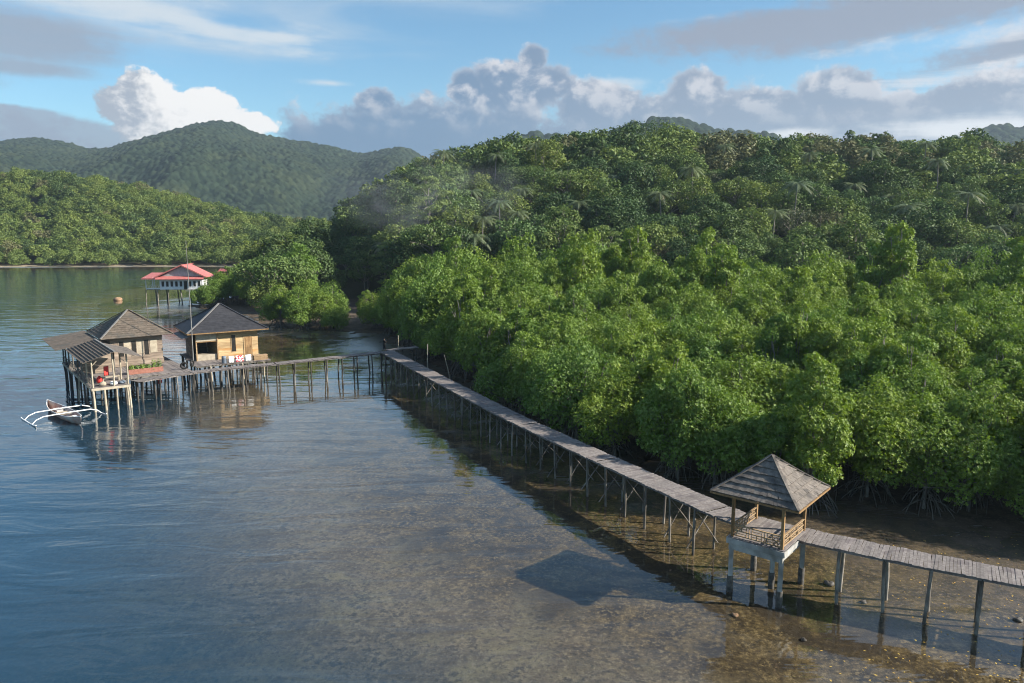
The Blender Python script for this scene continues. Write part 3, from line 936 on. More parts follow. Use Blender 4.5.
def boardwalk(label, path, width, bent, brace, mats=("plank", "pile"), skip=None, rr=0.075, group=None, lean=.12, phase=0.0):
    rng = random.Random(len(label))
    pts = smooth_path(path)
    o = empty("boardwalk", (pts[0].x, pts[0].y, 0), 0, label, "boardwalk", group)
    off = Vector((-pts[0].x, -pts[0].y, 0))
    mb = MB()
    prv = 0; kk = 0
    for p, d in polyline(pts, 0.165):
        kk += 1
        if rng.random() < .012: continue
        d2 = Vector((d.x, d.y, 0)).normalized(); s = Vector((d2.y, -d2.x, 0))
        M3 = Matrix((d2, s, Vector((0, 0, 1)))).transposed() @ Matrix.Rotation(rng.uniform(-.03, .03), 3, "Z") @ Matrix.Rotation(rng.uniform(-.012, .012), 3, "X")
        prv = prv * .5 + rng.random() * .5
        mb.box(p + off + s * rng.uniform(-.02, .02) + Vector((0, 0, rng.uniform(-.012, .012) - .02 - .035 * math.sin(kk * .21) ** 2)), (rng.uniform(.145, .162), width + rng.uniform(-.05, .05), .04), M3, min(1, rng.random() * .6 + prv * .4 + (.35 if rng.random() < .04 else 0)))
    mb.build("deck", M[mats[0]], o)
    for sg in (-1, 1):
        bm_ = MB()
        q = [p + off + Vector((d.y, -d.x, 0)).normalized() * sg * (width / 2 - .14) + Vector((0, 0, -.125)) for p, d in polyline(pts, 1.1)]
        for a, b in zip(q, q[1:]): bm_.beam(a, b, .09, .15)
        bm_.build("side_beam", M[mats[0]], o)
    for p, d in polyline(pts, bent, phase):
        if skip and skip(p): continue
        s = Vector((d.y, -d.x, 0)).normalized()
        w = width / 2 - .16
        L_, R_ = p - s * w, p + s * w
        posts = []
        for q in (L_, R_):
            pp = pile_pts(q.x, q.y, p.z - .13, rng, lean); posts.append(pp)
            MB().tube([Vector(a) + off for a in pp], [rr * rng.uniform(.8, 1.1), rr * rng.uniform(.9, 1.25), rr * 1.05], 7).build("post", M[mats[1]], o)
        if brace:
            for a, b in ((0, 1), (1, 0)):
                if rng.random() < .12: continue
                zb = rng.uniform(.15, .5)
                u = Vector(posts[a][0]) + off + Vector((0, 0, -.15)) + d * (.11 if a else -.11)
                v = Vector(posts[b][2]) + off; v.z = zb; v = v + d * (.11 if a else -.11) + s * (0.7 if b else -0.7) * rng.uniform(.2, 1)
                MB().tube([u, (u + v) / 2 + Vector((0, 0, rng.uniform(-.06, .06))), v], .04, 6).build("brace", M[mats[1]], o)
        else:
            MB().beam(L_ + off + Vector((0, 0, -.26)) - s * .1, R_ + off + Vector((0, 0, -.26)) + s * .1, .1, .11).build("crossbeam", M[mats[1]], o)
    return o


def W(px, py, z=WZ):
    return G(px, py, z)


WAYL = [W(387, 351), W(431.5, 374.5), W(472.5, 396), W(513.5, 417), W(570, 443), W(660, 483.5), W(726, 512.5)]
WAYR = [W(726, 512.5), W(752, 521.5), W(778, 528), W(803.5, 534.5), W(900, 554.5), W(1024, 578), W(1150, 602), W(1330, 637)]
GZC = Vector((14.28, 40.25, 0)); GZR = R(-40)


def near_gaz(p):
    q = Matrix.Rotation(-GZR, 3, "Z") @ (Vector((p.x, p.y, 0)) - GZC)
    return abs(q.x) < 3.2 and abs(q.y) < 3.6


WW = 2.0
boardwalk("long weathered boardwalk on braced piles along the mangroves, left of the roofed shelter", WAYL, WW, 2.3, True)
boardwalk("bare plank boardwalk on few thick posts leading right from the roofed shelter", WAYR, WW, 2.15, False, skip=near_gaz, rr=0.085, lean=.2, phase=0.3)
WAYH = [W(384, 351.5, 2.95), W(330, 357.3, 2.85), W(264, 364.2, 2.7), W(222, 368.2, 2.65), W(190, 372, 2.62), W(160, 376.5, 2.62), W(134, 381, 2.62)]
boardwalk("narrow walkway on dark paired stilts linking the two huts to the boardwalk corner", WAYH, 1.5, 2.05, False, ("plank", "darkpile"), rr=.09, lean=.2)
WAYB = [W(388, 350.2, 2.96), W(398, 348.4, 2.96), W(418, 346.6, 2.96)]
boardwalk("short plank landing running from the boardwalk corner into the mangroves", WAYB, 1.3, 2.2, False, ("plank", "darkpile"))


# ------------------------------------------------------------------ gazebo
def hip_roof(mb, a, b, z0, z1, courses, lift=0.05, th=0.05, curve=0.0, cx=0, cy=0, strips=None):
    """pyramid roof laid in courses; lower edge of each course stands proud of the one below"""
    def ring(t, dz=0.0):
        k = 1 - t
        z = z0 + (z1 - z0) * (t - curve * math.sin(math.pi * t)) + dz
        return [Vector((cx + sx * a * k, cy + sy * b * k, z)) for sx, sy in ((-1, -1), (1, -1), (1, 1), (-1, 1))]
    for c in range(courses):
        t0 = c / courses; t1 = min(1.0, (c + 1.12) / courses) if c < courses - 1 else 0.995
        r0 = ring(t0, lift); r1 = ring(t1, 0.0)
        for i in range(4):
            j = (i + 1) % 4
            n = strips[c] if strips else 1
            for q in range(n):
                a0, a1 = q / n, (q + 1) / n
                jl = Vector((0, 0, random.uniform(-.012, .016) if n > 1 else 0))
                d0 = (r0[i] - r1[i]) * (random.uniform(-.03, .05) if n > 1 else 0)
                mb.slab([r0[i].lerp(r0[j], a0) + jl + d0, r0[i].lerp(r0[j], a1) + jl + d0, r1[i].lerp(r1[j], a1), r1[i].lerp(r1[j], a0)], th, 0.15 + 0.7 * random.random())
    return ring


def gazebo():
    o = empty("gazebo", GZC, GZR, "open wooden shelter with pyramid shingle roof on pale legs beside the boardwalk", "gazebo")
    a, b = 1.45, 1.70            # half width, half depth of the platform
    zt = WZ + 0.02
    mb = MB(); x = -a - .12
    while x < a + .10:
        mb.lohi((x, -b - .12, zt - .05), (x + .135, b + .35, zt + random.uniform(-.006, .006))); x += .142
    mb.build("platform_deck", M["plank"], o)
    for n, lo, hi in (("fascia", (-a - .16, -b - .19, zt - .36), (a + .16, -b - .125, zt - .055)), ("fascia", (a + .125, -b - .12, zt - .36), (a + .19, b + .1, zt - .055)), ("fascia", (-a - .19, -b - .12, zt - .36), (-a - .125, b + .1, zt - .055))):
        MB().lohi(lo, hi).build(n, M["concrete"], o)
    fb = MB()
    fb.lohi((-a - .05, -b - .08, zt - .72), (a + .05, -b + .14, zt - .365))
    fb.lohi((-a - .05, b - .14, zt - .72), (a + .05, b + .08, zt - .365))
    fb.lohi((-a - .045, -b + .145, zt - .615), (-a + .17, b - .145, zt - .37)); fb.lohi((a - .17, -b + .145, zt - .615), (a + .045, b - .145, zt - .37))
    fb.build("base_frame", M["concrete"], o)
    for x, y in ((-a + .06, -b + .05), (a - .06, -b + .05), (-a + .06, b - .05), (a - .06, b - .05), (0.25, 0.2)):
        wp = Matrix.Rotation(GZR, 3, "Z") @ Vector((x, y, 0)) + GZC
        zb = tz(wp.x, wp.y) - .3
        leg = MB().tube([(x, y, zt - .60), (x, y, zb)], [.165, .165], 4, smooth=False)
        leg.build("leg", M["concrete"], o)
        MB().tube([(x, y, zb + 1.25), (x, y, zb + 1.2), (x, y, zb - .02)], [.16, .172, .18], 8).build("leg_stain", M["stone"], o)
    ez = 5.66
    for x, y in ((-a + .07, -b + .07), (a - .07, -b + .07), (-a + .07, b - .07), (a - .07, b - .07)):
        MB().box((x, y, (zt + ez) / 2 + .03), (.15, .15, ez - zt + .05)).build("post", M["brown"], o)
    rb = MB()
    for s in (-1, 1):
        rb.beam((-a, s * (b - .07), ez - .02), (a, s * (b - .07), ez - .02), .1, .16)
        rb.beam((s * (a - .07), -b + .16, ez - .02), (s * (a - .07), b - .16, ez - .02), .095, .155)
    rb.build("roof_beam", M["brown"], o)
    # railings on three sides, an open lattice of bars
    def rail(p, q):
        p = Vector(p); q = Vector(q); d = q - p
        r = MB(); zz = Vector((0, 0, 1))
        for h in (.10, .38, .70):
            r.beam(p + zz * (zt + h), q + zz * (zt + h), .06 if h < .7 else .10, .055)
        for i in range(1, 6):
            c = p + d * (i / 6); lo_, hi_ = (.10, .70) if i % 2 == 0 else ((.38, .70) if i % 4 == 1 else (.10, .38))
            r.beam(c + zz * (zt + lo_), c + zz * (zt + hi_), .045, .045)
        for i in range(3):
            c0 = p + d * ((i + .18) / 3); c1 = p + d * ((i + .82) / 3)
            r.beam(c0 + zz * (zt + .24), c1 + zz * (zt + .24), .035, .035); r.beam(c0 + zz * (zt + .54), c1 + zz * (zt + .54), .035, .035)
            for c in (c0, c1): r.beam(c + zz * (zt + .1), c + zz * (zt + .7), .035, .035)
        r.build("railing", M["rail"], o)
    e = .15
    rail((-a + e, -b + .07, 0), (a - e, -b + .07, 0)); rail((-a + .07, -b + e, 0), (-a + .07, b - e, 0)); rail((a - .07, -b + e, 0), (a - .07, b - e, 0))
    rm = MB(); A, B = 2.42, 2.42
    ring = hip_roof(rm, A, B, ez - .10, 7.50, 7, .085, .055, 0.03, strips=[22, 20, 17, 13, 10, 6, 3])
    roof = rm.build("roof", M["shingle"], o)
    for i in range(4):
        pts = [ring(t, .085)[i] for t in np.linspace(0, .985, 6)]
        m_ = MB()
        for p, q in zip(pts, pts[1:]): m_.beam(p, q, .15, .05)
        m_.build("ridge_cap", M["shingle"], roof)
    em = MB(); r0 = ring(0, -.03)
    for i in range(4): em.beam(r0[i], r0[(i + 1) % 4], .05, .10)
    em.build("eave_board", M["brown"], roof)


gazebo()


# ------------------------------------------------------------------ stilt houses
def planks_rect(x0, x1, y0, y1, z, along="x", w=.2, th=.05):
    mb = MB(); v = y0 if along == "x" else x0; end = y1 if along == "x" else x1
    while v < end - .02:
        e = min(v + w - .012, end); dz = random.uniform(-.008, .008)
        if along == "x": mb.lohi((x0 + random.uniform(-.06, .06), v, z - th + dz), (x1 + random.uniform(-.06, .06), e, z + dz))
        else: mb.lohi((v, y0 + random.uniform(-.06, .06), z - th + dz), (e, y1 + random.uniform(-.06, .06), z + dz))
        v += w
    return mb


def stilts(o, pts, ztop, mat, rng, r=.1, loc=None, rz=0):
    for x, y in pts:
        w = Matrix.Rotation(rz, 3, "Z") @ Vector((x, y, 0)) + loc
        zb = max(tz(w.x, w.y), -1.6) - .3
        bx, by = x + rng.uniform(-.22, .22), y + rng.uniform(-.22, .22)
        k = rng.uniform(.75, 1.2)
        MB().tube([(x, y, ztop), ((x + bx) / 2 + rng.uniform(-.06, .06), (y + by) / 2, ztop / 2), (bx, by, zb)], [r * k, r * k * .95, r * k * 1.1], 7).build("stilt", mat, o)


def board_wall(x0, x1, y0, y1, z0, z1, bh=.22):
    mb = MB(); z = z0
    while z < z1 - .02:
        e = min(z + bh - .008, z1); j = random.uniform(-.006, .006)
        mb.lohi((x0 - j, y0 - j, z), (x1 + j, y1 + j, e)); z += bh
    return mb


def window(parent, x, y, z0, z1, w, mat_frame, face=-1):
    f = MB(); t = .07
    for a, b in (((x - w / 2 - t, z0 - t), (x + w / 2 + t, z0)), ((x - w / 2 - t, z1), (x + w / 2 + t, z1 + t)), ((x - w / 2 - t, z0 + .001), (x - w / 2, z1 - .001)), ((x + w / 2, z0 + .001), (x + w / 2 + t, z1 - .001))):
        f.lohi((a[0], y + face * .055, a[1]), (b[0], y + face * .002, b[1]))
    fo = f.build("window", mat_frame, parent)
    MB().lohi((x - w / 2, y + face * .022, z0), (x + w / 2, y + face * .004, z1)).build("pane", M["dark"], fo)
    return fo


DZ = 2.62
H1 = Vector((-49.05, 96.5, 0)); A1 = R(38)


def house_one():
    rng = random.Random(11)
    o = empty("stilt_house", H1, A1, "older grey stilt house with brown shingle roof and a long roofed veranda in front", "stilt house")
    planks_rect(-3.3, 4.3, -11.3, 3.9, DZ, "y").build("deck", M["plank"], o)
    planks_rect(-7.1, -3.32, -15.4, 5.0, DZ, "x").build("veranda_deck", M["plank"], o)
    fr = MB()
    for y in (-11.2, -7.2, -3.4, 0.2, 3.8): fr.beam((-3.3, y, DZ - .15), (4.3, y, DZ - .15), .13, .18)
    fr.build("floor_beam", M["pile"], o)
    fr = MB()
    fr.beam((-7.15, -15.42, DZ - .17), (-3.3, -15.42, DZ - .17), .1, .26); fr.beam((-7.12, -15.35, DZ - .17), (-7.12, 5.0, DZ - .17), .1, .24)
    fr.beam((-3.35, -15.35, DZ - .17), (-3.35, -11.4, DZ - .17), .1, .24)
    fr.build("edge_beam", M["paleboard"], o)
    wl = board_wall(-3.0, 3.0, -3.6, 3.6, DZ + .01, 6.42); w = wl.build("wall", M["wallold"], o)
    for x in (-1.75, -.35, 1.1): window(w, x, -3.6, 3.9, 5.75, .5, M["wallold"])
    for x in (-1.05, .40, 1.95): MB().lohi((x - .42, -3.64, 4.1), (x + .42, -3.605, 5.7)).build("shutter", M["paleboard"], w)
    MB().lohi((-3.06, -3.68, DZ + .05), (3.06, -3.61, 3.3)).build("skirting_board", M["wallold"], w)
    d = MB().lohi((-3.05, -2.4, DZ + .05), (-3.0 - .004, -1.4, 4.8)).build("door", M["dark"], w)
    rm = MB(); ring = hip_roof(rm, 4.15, 4.6, 6.32, 9.3, 13, .05, .045, .02, strips=[16, 15, 14, 13, 12, 11, 9, 8, 7, 5, 4, 3, 1])
    roof = rm.build("roof", M["shingle_old"], o)
    for i in range(4):
        m_ = MB(); m_.beam(ring(0, .1)[i], ring(.985, .1)[i], .2, .06); m_.build("ridge_cap", M["cap"] if i == 0 else M["shingle_old"], roof)
    # lean-to over the left side and gabled roof over the jetty end
    lr = MB(); n = 20
    for k in range(n):
        y0 = -4.6 + 11.8 * k / n; y1 = -4.6 + 11.8 * (k + .93) / n
        lr.slab([(-8.9, y0, 5.55), (-8.9, y1, 5.55), (-4.05, y1, 6.2), (-4.05, y0, 6.2)], .04, .2 + .6 * rng.random())
    lr.build("veranda_roof", M["shingle_old"], o)
    gr = MB(); n = 9
    for k in range(n):       # long sheets with raised battens, left slope
        t0, t1 = k / n, (k + .95) / n
        x0, z0 = -7.9 + 3.1 * t0, 5.55 + 0.95 * t0; x1, z1 = -7.9 + 3.1 * t1, 5.55 + 0.95 * t1
        gr.slab([(x0, -16.2, z0), (x1, -16.2, z1), (x1, -4.65, z1), (x0, -4.65, z0)], .035, .15 if k % 2 else .75)
    for k in range(n + 1):
        t0 = k / n; gr.beam((-7.9 + 3.1 * t0, -16.2, 5.59 + 0.95 * t0), (-7.9 + 3.1 * t0, -4.7, 5.59 + 0.95 * t0), .07, .05, .95)
    go = gr.build("jetty_roof", M["shingle_old"], o)
    gr = MB()
    for k in range(8):
        y0 = -16.2 + 8.2 * k / 8; y1 = -16.2 + 8.2 * (k + .94) / 8
        gr.slab([(-4.75, y0, 6.52), (-4.75, y1, 6.52), (-2.0, y1, 5.68), (-2.0, y0, 5.68)], .035, rng.random())
    gr.build("jetty_roof", M["shingle"], o)
    MB().beam((-4.78, -16.25, 6.55), (-4.78, -4.7, 6.55), .22, .06).build("ridge_cap", M["cap"], go)
    # posts of the veranda
    for x, y, zt in ((-6.95, -15.2, 5.8), (-3.5, -15.2, 6.1), (-6.95, -12.0, 5.8), (-6.95, -9.0, 5.8), (-6.95, -6.0, 5.8), (-7.0, -3.0, 5.78), (-7.0, 0.0, 5.78), (-7.0, 2.4, 5.78), (-7.0, 4.8, 5.78), (-4.9, -15.2, 6.42), (-3.5, -11.6, 6.1), (-3.5, -8.2, 6.1)):
        MB().tube([(x, y, DZ), (x + rng.uniform(-.05, .05), y, 3.9), (x, y, zt)], .085, 6).build("veranda_post", M["paleboard"] if y < -11 else M["pile"], o)
    rl = MB()
    rl.beam((-6.98, -15.2, 3.45), (-6.98, 4.8, 3.45), .06, .08); rl.beam((-6.98, -15.2, 3.0), (-6.98, 4.8, 3.0), .05, .06)
    for k in range(27): rl.beam((-6.98, -14.8 + k * .72, DZ), (-6.98, -14.8 + k * .72, 3.45), .04, .04)
    rl.build("railing", M["pile"], o)
    for x in (-6.95, -3.5):
        MB().beam((x, -15.22, 5.0), (x + (.6 if x < -5 else -.6), -15.22, 5.6), .06, .06).build("brace", M["paleboard"], o)
    bk = board_wall(-6.7, -3.4, -6.2, -6.1, DZ, 4.9); bk.build("veranda_wall", M["wallold"], o)
    ld = MB()
    for y in (-9.0, -8.4): ld.beam((-7.28, y, DZ + .3), (-7.5, y, -.3), .07, .07)
    for k in range(7): ld.beam((-7.30 - .03 * k, -9.0, DZ - .1 - .38 * k), (-7.30 - .03 * k, -8.4, DZ - .1 - .38 * k), .05, .05)
    ld.build("ladder", M["paleboard"], o)
    P = []
    for x in np.linspace(-2.9, 4.1, 5):
        for y in (-11.1, -7.6, -3.6, 0.2, 3.6): P.append((x + rng.uniform(-.2, .2), y + rng.uniform(-.2, .2)))
    stilts(o, P, DZ - .1, M["darkpile"], rng, .12, H1, A1)
    P = [(-7.0, y) for y in np.linspace(-14.0, 4.8, 10)] + [(-5.2, y) for y in (-12.8, -9.5, -5, -.5)] + [(-3.5, y) for y in (-13.4, -8.8, -4)]
    stilts(o, P, DZ - .1, M["darkpile"], rng, .11, H1, A1)
    P = [(-7.0, -15.35), (-5.9, -15.35), (-4.7, -15.35), (-3.45, -15.35), (-3.45, -14.2)]
    stilts(o, P, DZ - .25, M["paleboard"], rng, .12, H1, A1)
    return o


def place(parent_loc, rz, p):
    return Matrix.Rotation(rz, 3, "Z") @ Vector(p) + parent_loc


house_one()
H2 = Vector((-39.3, 101.6, 0)); A2 = R(33)


def house_two():
    rng = random.Random(12)
    o = empty("stilt_house", H2, A2, "newer stilt house with yellow board wall and dark smooth pyramid roof", "stilt house")
    planks_rect(-4.7, 4.5, -7.3, 4.0, DZ, "y").build("deck", M["plank"], o)
    fr = MB()
    for y in (-7.2, -3.6, 0, 3.8): fr.beam((-4.7, y, DZ - .15), (4.5, y, DZ - .15), .13, .18)
    fr.build("floor_beam", M["pile"], o)
    w = board_wall(-1.2, 3.9, -3.6, 3.6, DZ + .01, 6.4).build("wall", M["wallnew"], o)
    window(w, .75, -3.6, 3.5, 5.7, .52, M["wallnew"])
    dr = MB(); dr.lohi((2.15, -3.66, DZ + .03), (3.1, -3.605, 5.35)); dr.lohi((2.28, -3.68, DZ + .2), (2.97, -3.662, 4.0)); dr.lohi((2.28, -3.68, 4.15), (2.97, -3.662, 5.2))
    d = dr.build("door", M["brown"], w)
    MB().tube([(2.95, -3.70, 4.05), (2.95, -3.74, 4.05)], .04, 6).build("handle", M["rubber"], d)
    df = MB(); df.lohi((2.03, -3.67, DZ + .03), (2.14, -3.605, 5.46)); df.lohi((3.11, -3.67, DZ + .03), (3.22, -3.605, 5.46)); df.lohi((2.141, -3.665, 5.36), (3.109, -3.605, 5.46)); df.build("door_frame", M["wallnew"], w)
    board_wall(-3.9, -3.8, -.4, 3.6, DZ + .01, 6.3).build("side_wall", M["wallold"], o)
    board_wall(-3.78, -1.22, 3.5, 3.6, DZ + .01, 6.3).build("back_wall", M["wallold"], o)
    MB().lohi((-3.85, -3.64, 5.15), (-1.22, -3.58, 6.35)).build("front_panel", M["paleboard"], o)
    lt = MB(); lt.beam((-3.85, -3.62, 5.08), (-1.22, -3.62, 5.08), .09, .12); lt.build("lintel", M["brown"], o)
    for x, y in ((-3.85, -3.55), (-3.85, -.5), (-1.28, -3.68)):
        MB().box((x, y, (DZ + 6.3) / 2), (.14, .14, 6.3 - DZ)).build("veranda_post", M["rail"], o)
    MB().lohi((-3.8, -3.5, DZ + .01), (-1.4, -2.3, DZ + .75)).build("counter", M["paleboard"], o)
    rm = MB(); ring = hip_roof(rm, 5.1, 4.7, 6.36, 9.62, 16, .018, .04, .03)
    roof = rm.build("roof", M["slate"], o)
    for i in range(4):
        m_ = MB()
        pts = [ring(t, .07)[i] for t in np.linspace(0, .985, 6)]
        for p, q in zip(pts, pts[1:]): m_.beam(p, q, .24, .06)
        m_.build("ridge_cap", M["cap"] if i == 0 else M["slate"], roof)
    fm = MB(); r0 = ring(0, -.06)
    for i in (0, 1, 2, 3): fm.beam(r0[i], r0[(i + 1) % 4], .06, .14)
    fm.build("fascia", M["brown"], roof)
    fs = MB(); fs.slab([(-5.6, -4.2, 5.75), (-5.6, 2.0, 5.75), (-4.4, 2.0, 6.1), (-4.4, -4.2, 6.1)], .05); fs.build("side_awning", M["cap"], o)
    rl = MB(); rl.beam((-.9, -7.15, 3.5), (2.2, -7.15, 3.5), .05, .05)
    for x in (-.9, .6, 2.2): rl.beam((x, -7.15, DZ), (x, -7.15, 3.5), .06, .06)
    rl.build("drying_rail", M["pile"], o)
    P = []
    for x in np.linspace(-4.5, 4.3, 7):
        for y in (-7.1, -4.6, -1.4, 1.6, 3.8): P.append((x + rng.uniform(-.25, .25), y + rng.uniform(-.3, .3)))
    stilts(o, P, DZ - .1, M["darkpile"], rng, .12, H2, A2)
    P = [(-3.0, -7.2), (.9, -7.2), (3.6, -7.2)]
    stilts(o, P, DZ - .1, M["paleboard"], rng, .10, H2, A2)


house_two()


# ------------------------------------------------------------------ things on and around the two houses
def thing_mesh(name, mb, mat, loc, rz, label, cat, group=None):
    o = mb.build(name, mat); o.location = loc; o.rotation_euler = (0, 0, rz)
    return tag(o, label, cat, group)


def cloth(w, h, mat, loc, rz, label, name="towel"):
    n = 7; vs = []; fs = []
    for j in range(n + 1):
        for i in range(n + 1):
            vs.append((w * (i / n - .5), .05 * math.sin(i * 1.9 + j * .4) * (j / n) - .02, -h * j / n))
    for j in range(n):
        for i in range(n): fs.append((j * (n + 1) + i, j * (n + 1) + i + 1, (j + 1) * (n + 1) + i + 1, (j + 1) * (n + 1) + i))
    me = bpy.data.meshes.new(name); me.from_pydata(vs, [], fs)
    a = me.attributes.new("rnd", "FLOAT", "FACE"); a.data.foreach_set("value", [.5] * len(fs))
    me.polygons.foreach_set("use_smooth", [True] * len(fs))
    o = link(name, me, mat); o.location = loc; o.rotation_euler = (0, 0, rz)
    s = o.modifiers.new("thickness", "SOLIDIFY"); s.thickness = .015
    return tag(o, label, "towel", "washing on the rail of the yellow house")


def stripes_mat():
    m, t = new_mat("red_white_print")
    n = t.noise(t.objco(), 4.5, 2, .5)
    c = t.mix(t.smooth(n, .47, .53), (0.78, .75, .74), (.58, .03, .05))
    p = t.node("ShaderNodeBsdfPrincipled", inp={"Base Color": c, "Roughness": .9})
    t.L.new(p.outputs[0], t.out.inputs[0]); return m


PRINT = stripes_mat()
cloth(.62, .85, M["whitecloth"], place(H2, A2, (-.45, -7.19, 3.5)), A2, "plain white towel on the drying rail, beside the grey barrel")
cloth(1.0, .82, PRINT, place(H2, A2, (.55, -7.19, 3.5)), A2, "red and white patterned towel in the middle of the drying rail")
cloth(.75, .80, M["whitecloth"], place(H2, A2, (1.65, -7.19, 3.5)), A2, "plain white towel on the drying rail, at the end towards the door")


def lathe(prof, n=16):
    mb = MB(); vs = []; fs = []
    for r, z in prof:
        for k in range(n): vs.append((r * math.cos(2 * math.pi * k / n), r * math.sin(2 * math.pi * k / n), z))
    for j in range(len(prof) - 1):
        for k in range(n): fs.append((j * n + k, j * n + (k + 1) % n, (j + 1) * n + (k + 1) % n, (j + 1) * n + k))
    return mb.add(vs, fs, .5, True)


thing_mesh("barrel", lathe([(0, 0), (.28, 0), (.31, .06), (.29, .3), (.31, .34), (.29, .6), (.31, .66), (.28, .9), (0, .92)]), M["barrel"], place(H2, A2, (-1.25, -6.9, DZ)), 0, "blue grey plastic barrel on the deck left of the towels", "barrel")


def tyre(p, label, lean):
    mb = MB(); n, k = 20, 8; vs = []; fs = []
    for i in range(n):
        a = 2 * math.pi * i / n
        for j in range(k):
            b = 2 * math.pi * j / k; r = .36 + .11 * math.cos(b)
            vs.append((r * math.cos(a), .10 * math.sin(b), r * math.sin(a) + .47))
    for i in range(n):
        for j in range(k): fs.append((i * k + j, i * k + (j + 1) % k, (i + 1) % n * k + (j + 1) % k, (i + 1) % n * k + j))
    mb.add(vs, fs, .5, True)
    o = thing_mesh("tyre", mb, M["rubber"], p, A2 + lean, label, "tyre")


tyre(place(H2, A2, (-6.3, -8.6, DZ)), "black tyre standing on the walkway edge, seen as a full ring", -.2)
tyre(place(H2, A2, (-5.2, -7.6, DZ)), "black tyre turned sideways beside the foot of the tall mast", .9)
ms = MB().tube([(0, 0, 0), (.05, 0, 7), (.0, .05, 15.6)], [.07, .055, .025], 6)
o = empty("mast", place(H2, A2, (-4.95, -7.1, DZ)), 0, "very tall thin grey mast on the deck corner of the yellow house", "mast")
ms.build("pole", M["cap"], o)
MB().tube([(0, 0, 0), (0, 0, .5)], .11, 6).build("foot_block", M["pile"], o)
pl = MB()
for k in range(7): pl.lohi((-.9 + .05 * (k % 2), -.45, .09 * k + .002), (.9 - .04 * (k % 3), .45, .09 * k + .08))
thing_mesh("plank_stack", pl, M["rail"], place(H2, A2, (3.35, -6.5, DZ)), A2, "low stack of sawn planks on the deck in front of the yellow house door", "planks")


def planter():
    loc = place(H1, A1, (-.4, -9.4, DZ))
    o = empty("planter_box", loc, A1, "long reddish planter box with green plants on the deck edge before the grey house", "planter")
    mb = MB(); mb.lohi((-1.9, -.3, .01), (1.9, -.22, .6)); mb.lohi((-1.9, .22, .01), (1.9, .3, .6)); mb.lohi((-1.9, -.215, .01), (-1.8, .215, .6)); mb.lohi((1.8, -.215, .01), (1.9, .215, .6)); mb.lohi((-1.79, -.21, .3), (1.79, .21, .5))
    mb.build("box", M["terracotta"], o)
    rng = np.random.default_rng(5)
    for k in range(6):
        c = np.array([-1.5 + k * .6, 0, .75]); n = 220; h = rng.uniform(.25, .5) + (.45 if k >= 4 else 0)
        d = unit(rng.normal(size=(n, 3))); p = c + d * np.array([.42, .35, h]) * rng.random((n, 1)) ** .5
        V, F = leaf_quads(p, unit(d + np.array([0, 0, .6])), .22, .10, rng)
        link("plant", np_mesh("plant", V, F, rng.random(n)), M["pale_leaf"] if k % 2 else M["mangrove_leaf"], o)


planter()
cl_ = cloth(.55, 1.05, M["redcloth"], place(H1, A1, (-5.3, -13.6, 4.6)), A1 + .3, "red cloth hanging under the veranda roof of the grey house", "hanging_cloth")
cl_["category"] = "cloth"; del cl_["group"]
bn = MB(); bn.lohi((-.9, -.25, .42), (.9, .25, .48)); bn.lohi((-.85, -.2, .001), (-.75, .2, .419)); bn.lohi((.75, -.2, .001), (.85, .2, .419))
thing_mesh("bench", bn, M["paleboard"], place(H1, A1, (-4.6, -11.9, DZ)), A1 + .05, "pale wooden bench under the veranda roof of the grey house", "bench")


def sack(p, s, mat, label, name, cat, seed):
    rng = np.random.default_rng(seed); n, k = 12, 8; vs = []; fs = []
    for j in range(k + 1):
        b = math.pi * j / k
        for i in range(n):
            a = 2 * math.pi * i / n; r = math.sin(b) ** .7 * (1 + .12 * math.sin(3 * a + seed))
            vs.append((r * math.cos(a) * s[0], r * math.sin(a) * s[1], (1 - math.cos(b)) * s[2] / 2 * (1 + .1 * math.sin(2 * a))))
    for j in range(k):
        for i in range(n): fs.append((j * n + i, j * n + (i + 1) % n, (j + 1) * n + (i + 1) % n, (j + 1) * n + i))
    return thing_mesh(name, MB().add(vs, fs, .5, True), mat, p, A1 + seed, label, cat)


sack(place(H1, A1, (-5.9, -14.7, DZ)), (.45, .35, .5), M["paleboard"], "tan sack at the front edge of the veranda, left end", "sack", "sack", 1)
sack(place(H1, A1, (-4.9, -14.8, DZ)), (.5, .35, .42), M["whitecloth"], "white sack at the front edge of the veranda, in the middle", "sack", "sack", 2)
sack(place(H1, A1, (-4.0, -14.6, DZ)), (.38, .35, .34), M["barrel"], "grey blue sack at the front edge of the veranda, right end", "sack", "sack", 3)
sack(place(H1, A1, (-5.9, -12.9, DZ)), (.3, .3, .8), M["redcloth"], "tall red bundle on the veranda beside the hanging red cloth", "bundle", "bundle", 4)
sack(G(159.5, 384, 1.3), (.28, .28, .55), M["redcloth"], "small red buoy hung on a stilt below the walkway corner", "buoy", "buoy", 5)


